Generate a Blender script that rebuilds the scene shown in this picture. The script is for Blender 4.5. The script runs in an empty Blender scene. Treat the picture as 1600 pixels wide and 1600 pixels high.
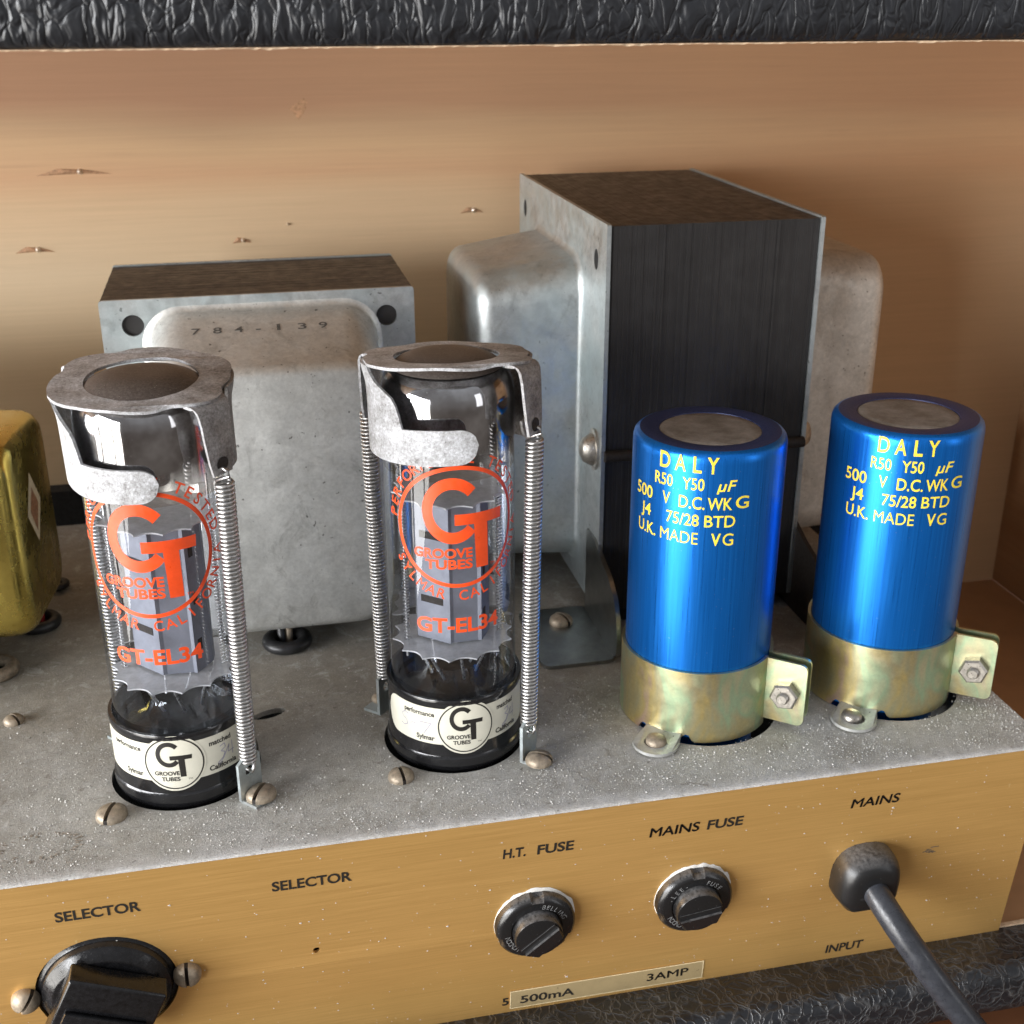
import bpy, bmesh, math, random
from mathutils import Vector, Matrix, noise as mnoise
R = math.radians
PI = math.pi
random.seed(7)
scene = bpy.context.scene
COL = scene.collection
# 1 Blender unit = 1 cm
scene.unit_settings.system = 'METRIC'
scene.unit_settings.scale_length = 0.01

# ------------------------------------------------------------------ camera
cam_d = bpy.data.cameras.new("camera")
cam = bpy.data.objects.new("camera", cam_d)
COL.objects.link(cam)
scene.camera = cam
cam_d.sensor_width = 36
cam_d.lens = 36 * 1932.38 / 1600
cam_d.clip_start = 0.5
cam_d.clip_end = 3000
yaw, pitch, roll = 0.2140, 0.3953, -0.0022
fw = Vector((math.sin(yaw) * math.cos(pitch), math.cos(yaw) * math.cos(pitch), -math.sin(pitch)))
rt = Vector((math.cos(yaw), -math.sin(yaw), 0))
up = rt.cross(fw)
rt2 = rt * math.cos(roll) + up * math.sin(roll)
up2 = -rt * math.sin(roll) + up * math.cos(roll)
m = Matrix((rt2, up2, -fw)).transposed().to_4x4()
m.translation = Vector((5.5022, -21.5645, 16.357))
cam.matrix_world = m
cam_d.dof.use_dof = True
cam_d.dof.focus_distance = 26.0
cam_d.dof.aperture_fstop = 0.40

# ------------------------------------------------------------------ room light
world = bpy.data.worlds.new("World")
scene.world = world
world.use_nodes = True
wn = world.node_tree
wbg = wn.nodes["Background"]
wtc = wn.nodes.new("ShaderNodeTexCoord")
wsx = wn.nodes.new("ShaderNodeSeparateXYZ")
wmr = wn.nodes.new("ShaderNodeMapRange")
wmr.inputs[1].default_value = -0.6
wmr.inputs[2].default_value = 0.8
wcr = wn.nodes.new("ShaderNodeValToRGB")
wcr.color_ramp.elements[0].color = (0.10, 0.075, 0.055, 1)   # wooden floor of the room
wcr.color_ramp.elements[1].color = (0.36, 0.37, 0.39, 1)     # pale ceiling
wn.links.new(wtc.outputs["Generated"], wsx.inputs[0])
wn.links.new(wsx.outputs["Z"], wmr.inputs[0])
wn.links.new(wmr.outputs[0], wcr.inputs[0])
wn.links.new(wcr.outputs[0], wbg.inputs[0])
wbg.inputs[1].default_value = 1.3


def rect_light(name, loc, facing, sx, sy, power, col):
    L = bpy.data.lights.new(name, 'AREA')
    L.shape = 'RECTANGLE'
    L.size, L.size_y = sx, sy
    L.energy = power
    L.color = col
    o = bpy.data.objects.new(name, L)
    COL.objects.link(o)
    o.location = loc
    o.rotation_euler = Vector(facing).to_track_quat('-Z', 'Y').to_euler()
    return o


# window in the wall on the left, three leaves; a weaker light on the right
for y_ in (-132, -66, 0):
    rect_light("window_sky_light", (-125, y_, 28), (1, 0, 0), 57, 56, 225000, (0.97, 0.98, 1.0))
    rect_light("low_fill_light", (-125, y_, -35), (1, 0, 0), 57, 66, 115000, (1.0, 0.97, 0.92))  # low panels added to reflect in the cans and light the front
rect_light("right_fill_light", (190, -170, 40), (-0.75, 0.65, -0.1), 50, 130, 46000, (0.94, 0.96, 1.0))  # weak light from the right, raised as fill

scene.view_settings.view_transform = 'Standard'
scene.view_settings.look = 'None'
scene.view_settings.exposure = 0.12
scene.view_settings.gamma = 1.0
scene.cycles.max_bounces = 10
scene.cycles.transparent_max_bounces = 24
scene.cycles.glossy_bounces = 6


# ------------------------------------------------------------------ materials
class NT:
    def __init__(s, name):
        s.m = bpy.data.materials.new(name)
        s.m.use_nodes = True
        s.t = s.m.node_tree
        s.b = s.t.nodes["Principled BSDF"]
        s.out = s.t.nodes["Material Output"]
        s._tc = None

    def n(s, kind, **kw):
        x = s.t.nodes.new("ShaderNode" + kind)
        for k, v in kw.items():
            setattr(x, k, v)
        return x

    def l(s, a, b):
        s.t.links.new(a, b)

    def coord(s, scale=(1, 1, 1), which="Object"):
        if s._tc is None:
            s._tc = s.n("TexCoord")
        mp = s.n("Mapping")
        mp.inputs["Scale"].default_value = scale
        s.l(s._tc.outputs[which], mp.inputs[0])
        return mp.outputs[0]

    def noise(s, scale, detail=4, rough=0.6, stretch=(1, 1, 1), dist=0.0):
        x = s.n("TexNoise")
        x.inputs["Scale"].default_value = scale
        x.inputs["Detail"].default_value = detail
        x.inputs["Roughness"].default_value = rough
        x.inputs["Distortion"].default_value = dist
        s.l(s.coord(stretch), x.inputs["Vector"])
        return x.outputs["Fac"]

    def ramp(s, fac, stops, interp='LINEAR'):
        r = s.n("ValToRGB")
        r.color_ramp.interpolation = interp
        e = r.color_ramp.elements
        while len(e) > 1:
            e.remove(e[-1])
        e[0].position, e[0].color = stops[0][0], col4(stops[0][1])
        for p, c in stops[1:]:
            k = e.new(p)
            k.color = col4(c)
        s.l(fac, r.inputs[0])
        return r.outputs[0]

    def mix(s, fac, a, b, mode='MIX'):
        x = s.n("MixRGB", blend_type=mode)
        for sock, v in ((x.inputs[0], fac), (x.inputs[1], a), (x.inputs[2], b)):
            if hasattr(v, "is_linked"):
                s.l(v, sock)
            elif isinstance(v, (int, float)):
                sock.default_value = v
            else:
                sock.default_value = col4(v)
        return x.outputs[0]

    def math(s, op, a, b=0.0, clamp=False):
        x = s.n("Math", operation=op, use_clamp=clamp)
        for sock, v in ((x.inputs[0], a), (x.inputs[1], b)):
            if hasattr(v, "is_linked"):
                s.l(v, sock)
            else:
                sock.default_value = v
        return x.outputs[0]

    def bump(s, height, strength=0.3, dist=0.02, prev=None):
        x = s.n("Bump")
        x.inputs["Strength"].default_value = strength
        x.inputs["Distance"].default_value = dist
        s.l(height, x.inputs["Height"])
        if prev is not None:
            s.l(prev, x.inputs["Normal"])
        return x.outputs[0]

    def set(s, **kw):
        names = dict(col="Base Color", rough="Roughness", metal="Metallic", normal="Normal", coat="Coat Weight",
                     aniso="Anisotropic", spec="Specular IOR Level", ior="IOR", alpha="Alpha", coatr="Coat Roughness",
                     sheen="Sheen Weight")
        for k, v in kw.items():
            sock = s.b.inputs[names[k]]
            if hasattr(v, "is_linked"):
                s.l(v, sock)
            elif isinstance(v, (int, float)):
                sock.default_value = v
            else:
                sock.default_value = col4(v)
        return s


def col4(c):
    if isinstance(c, (int, float)):
        return (c, c, c, 1)
    return tuple(c) if len(c) == 4 else (*c, 1)


M = {}


def simple(name, col, rough=0.5, metal=0.0, var=0.25, vscale=3.0, bump=0.0, bscale=30, coat=0.0, rvar=0.15, spec=0.5):
    t = NT(name)
    f = t.noise(vscale, 5, 0.65)
    c2 = tuple(x * (1 - var) for x in col)
    c1 = tuple(min(1, x * (1 + var)) for x in col)
    c = t.ramp(f, [(0.3, c2), (0.7, c1)])
    r = t.ramp(t.noise(vscale * 2.3, 5, 0.7), [(0.3, max(0.02, rough - rvar)), (0.7, min(1, rough + rvar))])
    t.set(col=c, rough=r, metal=metal, coat=coat, spec=spec)
    if bump:
        t.set(normal=t.bump(t.noise(bscale, 4, 0.6), bump, 0.02))
    M[name] = t.m
    return t


# pale plywood / pine with long horizontal figure
def wood(name, stops, sx=0.03, scale=0.5):
    t = NT(name)
    band = t.noise(scale, 3, 0.5, (sx * 2, sx * 2, 1), 0.6)
    c = t.ramp(band, stops)
    grain = t.noise(14, 5, 0.7, (sx, sx, 1.2))
    g = t.ramp(grain, [(0.35, 0.80), (0.65, 1.06)])
    c = t.mix(0.55, c, g, 'MULTIPLY')
    fl = t.ramp(t.noise(5.0, 2, 0.5, (0.12, 0.12, 2.2)), [(0.66, 1.0), (0.74, 0.80)])
    c = t.mix(0.35, c, fl, 'MULTIPLY')
    t.set(col=c, rough=0.55, spec=0.3, normal=t.bump(grain, 0.08, 0.02))
    M[name] = t.m


wood("pine_top", [(0.30, (0.50, 0.30, 0.15)), (0.70, (0.60, 0.40, 0.22))])
t = NT("pine_ply")
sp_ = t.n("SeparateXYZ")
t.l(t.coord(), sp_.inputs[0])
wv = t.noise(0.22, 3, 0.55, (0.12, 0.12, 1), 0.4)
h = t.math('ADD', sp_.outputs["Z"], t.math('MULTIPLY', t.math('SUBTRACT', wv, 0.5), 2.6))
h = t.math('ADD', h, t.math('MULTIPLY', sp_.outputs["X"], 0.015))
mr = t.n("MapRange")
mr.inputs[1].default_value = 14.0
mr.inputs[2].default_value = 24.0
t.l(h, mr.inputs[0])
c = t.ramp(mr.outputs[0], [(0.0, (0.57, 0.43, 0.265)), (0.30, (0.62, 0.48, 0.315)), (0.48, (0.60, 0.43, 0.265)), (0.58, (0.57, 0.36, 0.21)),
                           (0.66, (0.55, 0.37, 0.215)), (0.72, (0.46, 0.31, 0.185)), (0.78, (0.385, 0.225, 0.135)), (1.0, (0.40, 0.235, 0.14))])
mr2 = t.n("MapRange")
mr2.inputs[1].default_value = 9.0
mr2.inputs[2].default_value = 26.0
mr2.inputs[4].default_value = 0.45
t.l(t.math('ADD', sp_.outputs["X"], t.math('MULTIPLY', wv, 8)), mr2.inputs[0])
c = t.mix(mr2.outputs[0], c, (0.60, 0.37, 0.20))  # rightward shift: wood tone plus light falloff put into the colour
grain = t.noise(9, 6, 0.75, (0.02, 0.02, 1.2))
c = t.mix(0.28, c, t.ramp(grain, [(0.35, 0.80), (0.65, 1.08)]), 'MULTIPLY')
fl = t.ramp(t.noise(2.6, 3, 0.6, (0.10, 0.10, 1.8)), [(0.62, 1.0), (0.72, 0.84)])
c = t.mix(0.30, c, fl, 'MULTIPLY')
t.set(col=c, rough=0.6, spec=0.25, normal=t.bump(grain, 0.06, 0.02))
M["pine_ply"] = t.m
wood("cabinet_wood", [(0.3, (0.34, 0.19, 0.095)), (0.7, (0.44, 0.27, 0.145))])
wood("table_wood", [(0.3, (0.14, 0.05, 0.02)), (0.7, (0.24, 0.10, 0.045))], 0.06, 1.2)
simple("raw_edge", (0.52, 0.38, 0.25), 0.8, 0, 0.35, 6, 0.3, 30)
simple("splinter_wood", (0.40, 0.23, 0.125), 0.7, 0, 0.4, 8)
simple("old_glue", (0.27, 0.235, 0.19), 0.8, 0, 0.4, 8)
simple("nail_steel", (0.72, 0.66, 0.58), 0.35, 0.8, 0.2, 9)


# black embossed vinyl covering
def vinyl(name, stretch, scale, dust, bstr, rough, pillow=False):
    t = NT(name)
    wob = t.n("TexNoise")
    wob.inputs["Scale"].default_value = scale * 0.9
    wob.inputs["Detail"].default_value = 2
    base = t.coord(stretch)
    t.l(base, wob.inputs["Vector"])
    vm = t.n("VectorMath", operation='MULTIPLY_ADD')
    vm.inputs[1].default_value = (0.9, 0.9, 0.9)
    t.l(wob.outputs["Color"], vm.inputs[0])
    t.l(base, vm.inputs[2])
    vo = t.n("TexVoronoi", feature='DISTANCE_TO_EDGE')
    vo.inputs["Scale"].default_value = scale
    t.l(vm.outputs[0], vo.inputs["Vector"])
    ridge = t.ramp(vo.outputs["Distance"], [(0.0, 1.0), (0.045, 0.32), (0.12, 0.0)], 'EASE')
    vo2 = t.n("TexVoronoi", feature='DISTANCE_TO_EDGE')
    vo2.inputs["Scale"].default_value = scale * 1.9
    t.l(vm.outputs[0], vo2.inputs["Vector"])
    ridge2 = t.ramp(vo2.outputs["Distance"], [(0.0, 0.7), (0.05, 0.2), (0.12, 0.0)], 'EASE')
    ridge = t.mix(1.0, ridge, ridge2, 'LIGHTEN')
    big = t.noise(scale * 0.9, 3, 0.6, stretch)
    fine = t.noise(scale * 9, 3, 0.6, stretch)
    h = t.math('ADD', t.math('MULTIPLY', ridge, 1.0), t.math('MULTIPLY', big, 0.9))
    h = t.math('ADD', h, t.math('MULTIPLY', fine, 0.12))
    if pillow:
        pl = t.ramp(vo.outputs["Distance"], [(0.0, 0.0), (0.10, 0.55), (0.30, 1.0)], 'EASE')
        pl2 = t.ramp(vo2.outputs["Distance"], [(0.0, 0.0), (0.10, 0.6), (0.30, 1.0)], 'EASE')
        h = t.math('ADD', t.math('MULTIPLY', pl, 1.0), t.math('MULTIPLY', pl2, 0.5))
        h = t.math('ADD', h, t.math('MULTIPLY', big, 0.8))
    patch = t.ramp(t.noise(scale * 0.6, 4, 0.7), [(0.35, 0.05), (0.65, 1.0)])
    dm2 = t.math('MULTIPLY', t.mix(1.0, ridge, patch, 'MULTIPLY'), dust)
    speck = t.ramp(t.noise(38, 2, 0.5), [(0.68, 0.0), (0.74, 0.5)])
    c = t.mix(dm2, (0.011, 0.012, 0.0145), (0.20, 0.195, 0.19))
    c = t.mix(t.math('MULTIPLY', speck, dust), c, (0.3, 0.29, 0.27))
    t.set(col=c, rough=t.math('ADD', rough, t.math('MULTIPLY', dm2, 0.3)), spec=0.5, normal=t.bump(h, bstr, 0.07))
    M[name] = t.m


vinyl("black_vinyl", (1, 1, 1), 1.7, 0.36, 0.55, 0.32)
vinyl("black_vinyl_wrinkled", (1.25, 0.6, 0.60), 1.7, 0.0, 0.5, 0.38, True)


# dusty zinc steel of the chassis top
def dusty_steel(name):
    t = NT(name)
    big = t.noise(0.35, 6, 0.65)
    c = t.ramp(big, [(0.28, (0.29, 0.27, 0.225)), (0.45, (0.40, 0.385, 0.345)), (0.6, (0.475, 0.465, 0.435)), (0.78, (0.53, 0.53, 0.515))])
    # brown grease film and painted-in shade further in, pale powder along the front edge
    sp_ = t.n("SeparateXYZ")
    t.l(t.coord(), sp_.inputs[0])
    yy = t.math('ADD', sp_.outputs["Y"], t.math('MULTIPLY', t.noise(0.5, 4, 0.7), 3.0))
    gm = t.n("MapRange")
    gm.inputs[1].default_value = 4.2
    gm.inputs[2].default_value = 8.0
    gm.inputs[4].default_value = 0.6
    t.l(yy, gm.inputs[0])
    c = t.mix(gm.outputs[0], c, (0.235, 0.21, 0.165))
    pm = t.n("MapRange")
    pm.inputs[1].default_value = 0.95
    pm.inputs[2].default_value = 0.15
    pm.inputs[4].default_value = 0.75
    t.l(t.math('ADD', sp_.outputs["Y"], t.math('MULTIPLY', t.noise(1.6, 5, 0.75), 0.9)), pm.inputs[0])
    c = t.mix(pm.outputs[0], c, (0.60, 0.585, 0.57))
    crust = t.ramp(t.noise(1.5, 6, 0.8, (1, 1, 1), 1.0), [(0.54, 0.0), (0.64, 0.65)])
    c = t.mix(crust, c, (0.53, 0.525, 0.50))
    med = t.ramp(t.noise(2.6, 6, 0.8), [(0.30, 0.66), (0.60, 1.08)])
    c = t.mix(0.75, c, med, 'MULTIPLY')
    fine = t.noise(20, 6, 0.85)
    c = t.mix(0.8, c, t.ramp(fine, [(0.34, 0.66), (0.50, 1.0), (0.66, 1.2)]), 'MULTIPLY')
    grit = t.ramp(t.noise(34, 2, 0.5), [(0.62, 0.0), (0.68, 0.75)])
    gz = t.ramp(t.noise(0.9, 4, 0.7), [(0.38, 0.1), (0.62, 1.0)])
    c = t.mix(t.math('MULTIPLY', grit, gz), c, (0.66, 0.655, 0.64))
    stain = t.ramp(t.noise(1.1, 3, 0.8, (1, 1, 1), 1.5), [(0.62, 0.0), (0.70, 1.0)])
    c = t.mix(t.math('MULTIPLY', stain, 0.45), c, (0.15, 0.125, 0.095))
    spot = t.ramp(t.noise(5.5, 2, 0.5), [(0.70, 0.0), (0.74, 1.0)])
    c = t.mix(t.math('MULTIPLY', spot, 0.6), c, (0.10, 0.085, 0.065))
    r = t.ramp(med, [(0.3, 0.5), (1.0, 0.7)])
    nb = t.bump(fine, 0.75, 0.035)
    nb = t.bump(grit, 0.5, 0.015, nb)
    t.set(col=c, rough=r, metal=0.05, spec=0.4, normal=nb)
    M[name] = t.m


dusty_steel("dusty_steel")


# zinc plated pressed steel with bloom and grime
def zinc(name, a, b, grime=(0.16, 0.15, 0.13), metal=0.85, rough=0.45, gsc=1.2, tint=None):
    t = NT(name)
    c = t.ramp(t.noise(0.7, 5, 0.6), [(0.3, a), (0.7, b)])
    c = t.mix(0.5, c, t.ramp(t.noise(9, 6, 0.75), [(0.35, 0.74), (0.62, 1.08)]), 'MULTIPLY')
    c = t.mix(0.45, c, t.ramp(t.noise(3.3, 5, 0.7, (1, 1, 1), 1.2), [(0.35, 0.78), (0.62, 1.12)]), 'MULTIPLY')
    g = t.ramp(t.noise(gsc, 6, 0.8, (1, 1, 0.7), 0.8), [(0.56, 0.0), (0.76, 0.75)])
    c = t.mix(g, c, grime)
    sp = t.ramp(t.noise(7, 2, 0.5), [(0.70, 0.0), (0.74, 0.8)])
    c = t.mix(sp, c, tuple(x * 0.5 for x in grime))
    pit = t.ramp(t.noise(20, 4, 0.75), [(0.60, 0.0), (0.70, 0.6)])
    pz = t.ramp(t.noise(0.8, 4, 0.7), [(0.42, 0.0), (0.60, 1.0)])
    c = t.mix(t.math('MULTIPLY', pit, pz), c, tuple(x * 0.7 for x in grime))
    c = t.mix(t.ramp(t.noise(28, 3, 0.6), [(0.66, 0.0), (0.74, 0.4)]), c, (0.72, 0.72, 0.70))
    if tint:
        tn = t.ramp(t.noise(0.5, 2, 0.5), [(0.40, 0.0), (0.62, 0.5)])
        c = t.mix(tn, c, tint)
    r = t.ramp(t.noise(2.5, 5, 0.7), [(0.3, rough - 0.1), (0.7, rough + 0.14)])
    t.set(col=c, rough=r, metal=metal, normal=t.bump(t.noise(22, 5, 0.7), 0.14, 0.02))
    M[name] = t.m


zinc("zinc_plate", (0.40, 0.42, 0.42), (0.56, 0.58, 0.57), tint=(0.45, 0.54, 0.56))
zinc("zinc_dull", (0.50, 0.505, 0.485), (0.64, 0.645, 0.62), rough=0.46, metal=0.6)
zinc("zinc_brown", (0.42, 0.395, 0.35), (0.66, 0.64, 0.59), grime=(0.17, 0.14, 0.11), rough=0.55, metal=0.45, gsc=0.9)


t = NT("shaded_zinc")
t.set(col=t.ramp(t.noise(2, 5, 0.7), [(0.3, (0.24, 0.245, 0.235)), (0.7, (0.38, 0.385, 0.37))]), rough=0.30, metal=1.0)  # zinc darkened to paint in the shade on the left foot bracket
M["shaded_zinc"] = t.m

# lamination steel
for NM, STR in (("lamination_steel", (2.6, 0.08, 0.05)), ("lamination_steel_deep", (0.08, 2.6, 0.05))):
    t = NT(NM)
    st = t.noise(6, 4, 0.7, STR)
    c = t.ramp(st, [(0.3, (0.021, 0.0195, 0.019)), (0.7, (0.027, 0.0255, 0.025))])
    c = t.mix(t.ramp(t.noise(1.4, 5, 0.7), [(0.45, 0.0), (0.70, 0.6)]), c, (0.036, 0.0345, 0.034))
    t.set(col=c, rough=t.ramp(t.noise(3, 4), [(0.3, 0.34), (0.7, 0.55)]), metal=0.0, spec=0.38, normal=t.bump(st, 0.06, 0.02))
    M[NM] = t.m

# gold anodised brushed panel
t = NT("brushed_gold")
br = t.noise(13, 7, 0.85, (0.03, 1, 2.2))
big = t.noise(0.25, 3, 0.5, (0.5, 1, 1))
c = t.ramp(br, [(0.32, (0.60, 0.355, 0.115)), (0.68, (0.75, 0.465, 0.165))])
c = t.mix(0.35, c, t.ramp(big, [(0.35, (0.86, 0.80, 0.66)), (0.65, (1.05, 1.0, 0.95))]), 'MULTIPLY')
pat = t.ramp(t.noise(7, 2, 0.5), [(0.735, 0.0), (0.76, 0.55)])
c = t.mix(pat, c, (0.78, 0.58, 0.28))
scr = t.ramp(t.noise(4.5, 4, 0.8, (0.10, 1, 5)), [(0.68, 0.0), (0.76, 0.18)])
c = t.mix(scr, c, (0.82, 0.62, 0.32))
t.set(col=c, rough=t.ramp(br, [(0.3, 0.34), (0.7, 0.50)]), metal=0.62, aniso=0.3, normal=t.bump(br, 0.10, 0.015))
M["brushed_gold"] = t.m
simple("gold_tape", (0.50, 0.38, 0.20), 0.40, 0.45, 0.08, 1.5)
simple("tape_edge", (0.80, 0.66, 0.40), 0.5, 0.2, 0.2, 8)
simple("black_print", (0.012, 0.010, 0.008), 0.55, 0, 0.2, 20)
simple("faded_print", (0.10, 0.10, 0.095), 0.6, 0.2, 0.4, 9)
simple("orange_print", (0.80, 0.075, 0.012), 0.42, 0, 0.10, 3)
simple("pencil_print", (0.30, 0.29, 0.36), 0.7, 0, 0.3, 12)
simple("cream_label", (0.62, 0.60, 0.50), 0.38, 0, 0.05, 2, coat=0.2)
simple("phenolic", (0.010, 0.010, 0.011), 0.16, 0, 0.4, 9, 0.05, 40, spec=0.6)
for nm_, base_, ro in (("black_plastic", (0.010, 0.010, 0.0105), 0.22), ("dusty_rubber", (0.009, 0.009, 0.0095), 0.34)):
    t = NT(nm_)
    geo = t.n("NewGeometry")
    sp_ = t.n("SeparateXYZ")
    t.l(geo.outputs["Normal"], sp_.inputs[0])
    upf = t.n("MapRange")
    upf.inputs[1].default_value = 0.45
    upf.inputs[2].default_value = 0.95
    upf.inputs[4].default_value = 0.42
    t.l(sp_.outputs["Z"], upf.inputs[0])
    du = t.math('MULTIPLY', upf.outputs[0], t.ramp(t.noise(9, 6, 0.8), [(0.36, 0.15), (0.62, 1.0)]))
    c = t.mix(du, base_, (0.30, 0.29, 0.285))
    sp2 = t.ramp(t.noise(26, 2, 0.5), [(0.72, 0.0), (0.76, 0.5)])
    c = t.mix(sp2, c, (0.3, 0.3, 0.3))
    t.set(col=c, rough=t.math('ADD', ro, t.math('MULTIPLY', du, 0.5)), spec=0.5, normal=t.bump(t.noise(35, 4, 0.6), 0.07, 0.02))
    M[nm_] = t.m
simple("embossed_highlight", (0.20, 0.20, 0.20), 0.4, 0, 0.5, 14)  # grey stands in for highlights on the raised letters
simple("gloss_black", (0.008, 0.008, 0.009), 0.20, 0, 0.5, 7, 0.06, 30)
simple("black_void", (0.004, 0.004, 0.004), 0.9, 0, 0.1, 4)
simple("rubber", (0.018, 0.018, 0.019), 0.42, 0, 0.4, 5, 0.1, 30)
simple("cord_rubber", (0.026, 0.028, 0.034), 0.33, 0, 0.35, 3, 0.12, 25)
simple("aged_brass", (0.31, 0.255, 0.19), 0.52, 0.45, 0.4, 6, 0.15, 25)
simple("slot_dark", (0.02, 0.015, 0.012), 0.7, 0.2, 0.3, 8)
simple("bright_steel", (0.43, 0.40, 0.355), 0.36, 0.85, 0.2, 10)
simple("spring_steel", (0.52, 0.51, 0.50), 0.34, 1.0, 0.12, 10)
simple("red_wire", (0.35, 0.03, 0.03), 0.4, 0, 0.2, 6)
simple("orange_wire", (0.55, 0.09, 0.025), 0.45, 0, 0.2, 6)
simple("plate_grey", (0.205, 0.215, 0.25), 0.5, 0.3, 0.14, 2.0)
simple("rod_metal", (0.60, 0.60, 0.60), 0.3, 0.9, 0.1, 4)
simple("gold_passivate", (0.52, 0.40, 0.10), 0.24, 0.95, 0.16, 0.5, 0.05, 25)
simple("sticker_brown", (0.20, 0.09, 0.04), 0.5, 0, 0.4, 6)
simple("sticker_cream", (0.42, 0.34, 0.22), 0.5, 0, 0.15, 6)

# mica
t = NT("mica")
t.set(col=t.ramp(t.noise(6, 5, 0.7), [(0.3, (0.55, 0.55, 0.55)), (0.7, (0.80, 0.80, 0.80))]), rough=0.35)
mx = t.n("MixShader")
tr = t.n("BsdfTransparent")
mx.inputs[0].default_value = 0.72
t.l(tr.outputs[0], mx.inputs[1])
t.l(t.b.outputs[0], mx.inputs[2])
t.l(mx.outputs[0], t.out.inputs[0])
M["mica"] = t.m

# thin clear glass wall
t = NT("clear_glass")
gl = t.n("BsdfGlossy")
gl.inputs["Roughness"].default_value = 0.015
gl.inputs["Color"].default_value = (0.96, 0.98, 1, 1)
tr = t.n("BsdfTransparent")
lw = t.n("LayerWeight")
lw.inputs["Blend"].default_value = 0.25
tcol = t.ramp(lw.outputs["Facing"], [(0.0, (0.90, 0.915, 0.94)), (0.75, (0.86, 0.88, 0.92)), (0.97, (0.74, 0.78, 0.84))])
t.l(tcol, tr.inputs["Color"])
fr = t.n("Fresnel")
fr.inputs["IOR"].default_value = 1.50
ff = t.math('MINIMUM', t.math('MULTIPLY', fr.outputs[0], 1.0), 0.42)
mx = t.n("MixShader")
t.l(ff, mx.inputs[0])
t.l(tr.outputs[0], mx.inputs[1])
t.l(gl.outputs[0], mx.inputs[2])
df = t.n("BsdfDiffuse")
df.inputs["Color"].default_value = (0.75, 0.75, 0.75, 1)
dustf = t.ramp(t.noise(30, 3, 0.6), [(0.70, 0.0), (0.76, 0.45)])
mx2 = t.n("MixShader")
t.l(dustf, mx2.inputs[0])
t.l(mx.outputs[0], mx2.inputs[1])
t.l(df.outputs[0], mx2.inputs[2])
t.l(mx2.outputs[0], t.out.inputs[0])
M["clear_glass"] = t.m

# barium getter mirror that thins out downwards
t = NT("getter_mirror")
sep = t.n("SeparateXYZ")
t.l(t.coord(), sep.inputs[0])
zz = t.math('ADD', sep.outputs["Z"], t.math('MULTIPLY', t.noise(1.3, 2, 0.5), 0.5))
fac = t.n("MapRange")
fac.inputs[1].default_value = 7.55
fac.inputs[2].default_value = 8.05
t.l(zz, fac.inputs[0])
tr = t.n("BsdfTransparent")
tr.inputs["Color"].default_value = (0.80, 0.74, 0.68, 1)
t.set(col=t.ramp(t.noise(1.6, 3, 0.5), [(0.35, (0.30, 0.27, 0.25)), (0.65, (0.62, 0.60, 0.58))]), rough=0.06, metal=1.0)
mx = t.n("MixShader")
t.l(fac.outputs[0], mx.inputs[0])
t.l(tr.outputs[0], mx.inputs[1])
t.l(t.b.outputs[0], mx.inputs[2])
t.l(mx.outputs[0], t.out.inputs[0])
M["getter_mirror"] = t.m

# dust-frosted pressed steel of the valve retainers
t = NT("frosted_retainer")
f1 = t.noise(15, 7, 0.85)
f2_ = t.noise(2.2, 5, 0.7)
ff = t.math('ADD', t.math('MULTIPLY', f1, 0.65), t.math('MULTIPLY', f2_, 0.35))
c = t.ramp(ff, [(0.37, (0.13, 0.12, 0.115)), (0.44, (0.34, 0.335, 0.335)), (0.52, (0.50, 0.505, 0.52)), (0.60, (0.74, 0.75, 0.78))])
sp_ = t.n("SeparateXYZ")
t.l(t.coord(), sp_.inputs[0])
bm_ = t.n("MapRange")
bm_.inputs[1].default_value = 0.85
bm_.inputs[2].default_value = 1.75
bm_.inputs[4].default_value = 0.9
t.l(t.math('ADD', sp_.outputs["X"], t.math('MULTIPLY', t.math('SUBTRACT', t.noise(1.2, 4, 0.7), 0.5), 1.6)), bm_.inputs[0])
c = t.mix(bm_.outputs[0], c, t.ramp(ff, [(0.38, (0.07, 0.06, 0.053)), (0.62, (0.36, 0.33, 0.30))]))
nb = t.bump(f1, 0.8, 0.03)
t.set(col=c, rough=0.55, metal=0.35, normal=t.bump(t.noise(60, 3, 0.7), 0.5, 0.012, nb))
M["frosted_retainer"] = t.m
t = NT("dusty_dome")
f1 = t.noise(20, 6, 0.75)
c = t.ramp(f1, [(0.35, (0.045, 0.035, 0.030)), (0.66, (0.115, 0.098, 0.088))])
c = t.mix(t.ramp(t.noise(34, 2, 0.5), [(0.70, 0.0), (0.75, 0.8)]), c, (0.45, 0.43, 0.41))
t.set(col=c, rough=0.42, spec=0.4, normal=t.bump(f1, 0.2, 0.02))
M["dusty_dome"] = t.m

# blue anodised aluminium can
t = NT("blue_anodised")
br = t.noise(7, 5, 0.7, (4, 4, 0.05))
c = t.ramp(br, [(0.30, (0.005, 0.135, 0.53)), (0.70, (0.010, 0.195, 0.69))])
sp = t.ramp(t.noise(24, 2, 0.5), [(0.74, 0.0), (0.78, 0.5)])
c = t.mix(sp, c, (0.45, 0.55, 0.65))
t.set(col=c, rough=t.ramp(br, [(0.3, 0.26), (0.7, 0.36)]), metal=0.78, coat=0.0, normal=t.bump(br, 0.05, 0.01))
M["blue_anodised"] = t.m
t = NT("blue_crimp")
c = t.ramp(t.noise(30, 5, 0.75), [(0.40, (0.010, 0.020, 0.095)), (0.70, (0.075, 0.09, 0.17))])
t.set(col=c, rough=0.45, metal=0.35)
M["blue_crimp"] = t.m
t = NT("fibre_disc")
c = t.ramp(t.noise(2.0, 5, 0.7), [(0.35, (0.13, 0.112, 0.092)), (0.65, (0.25, 0.225, 0.20))])
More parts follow.
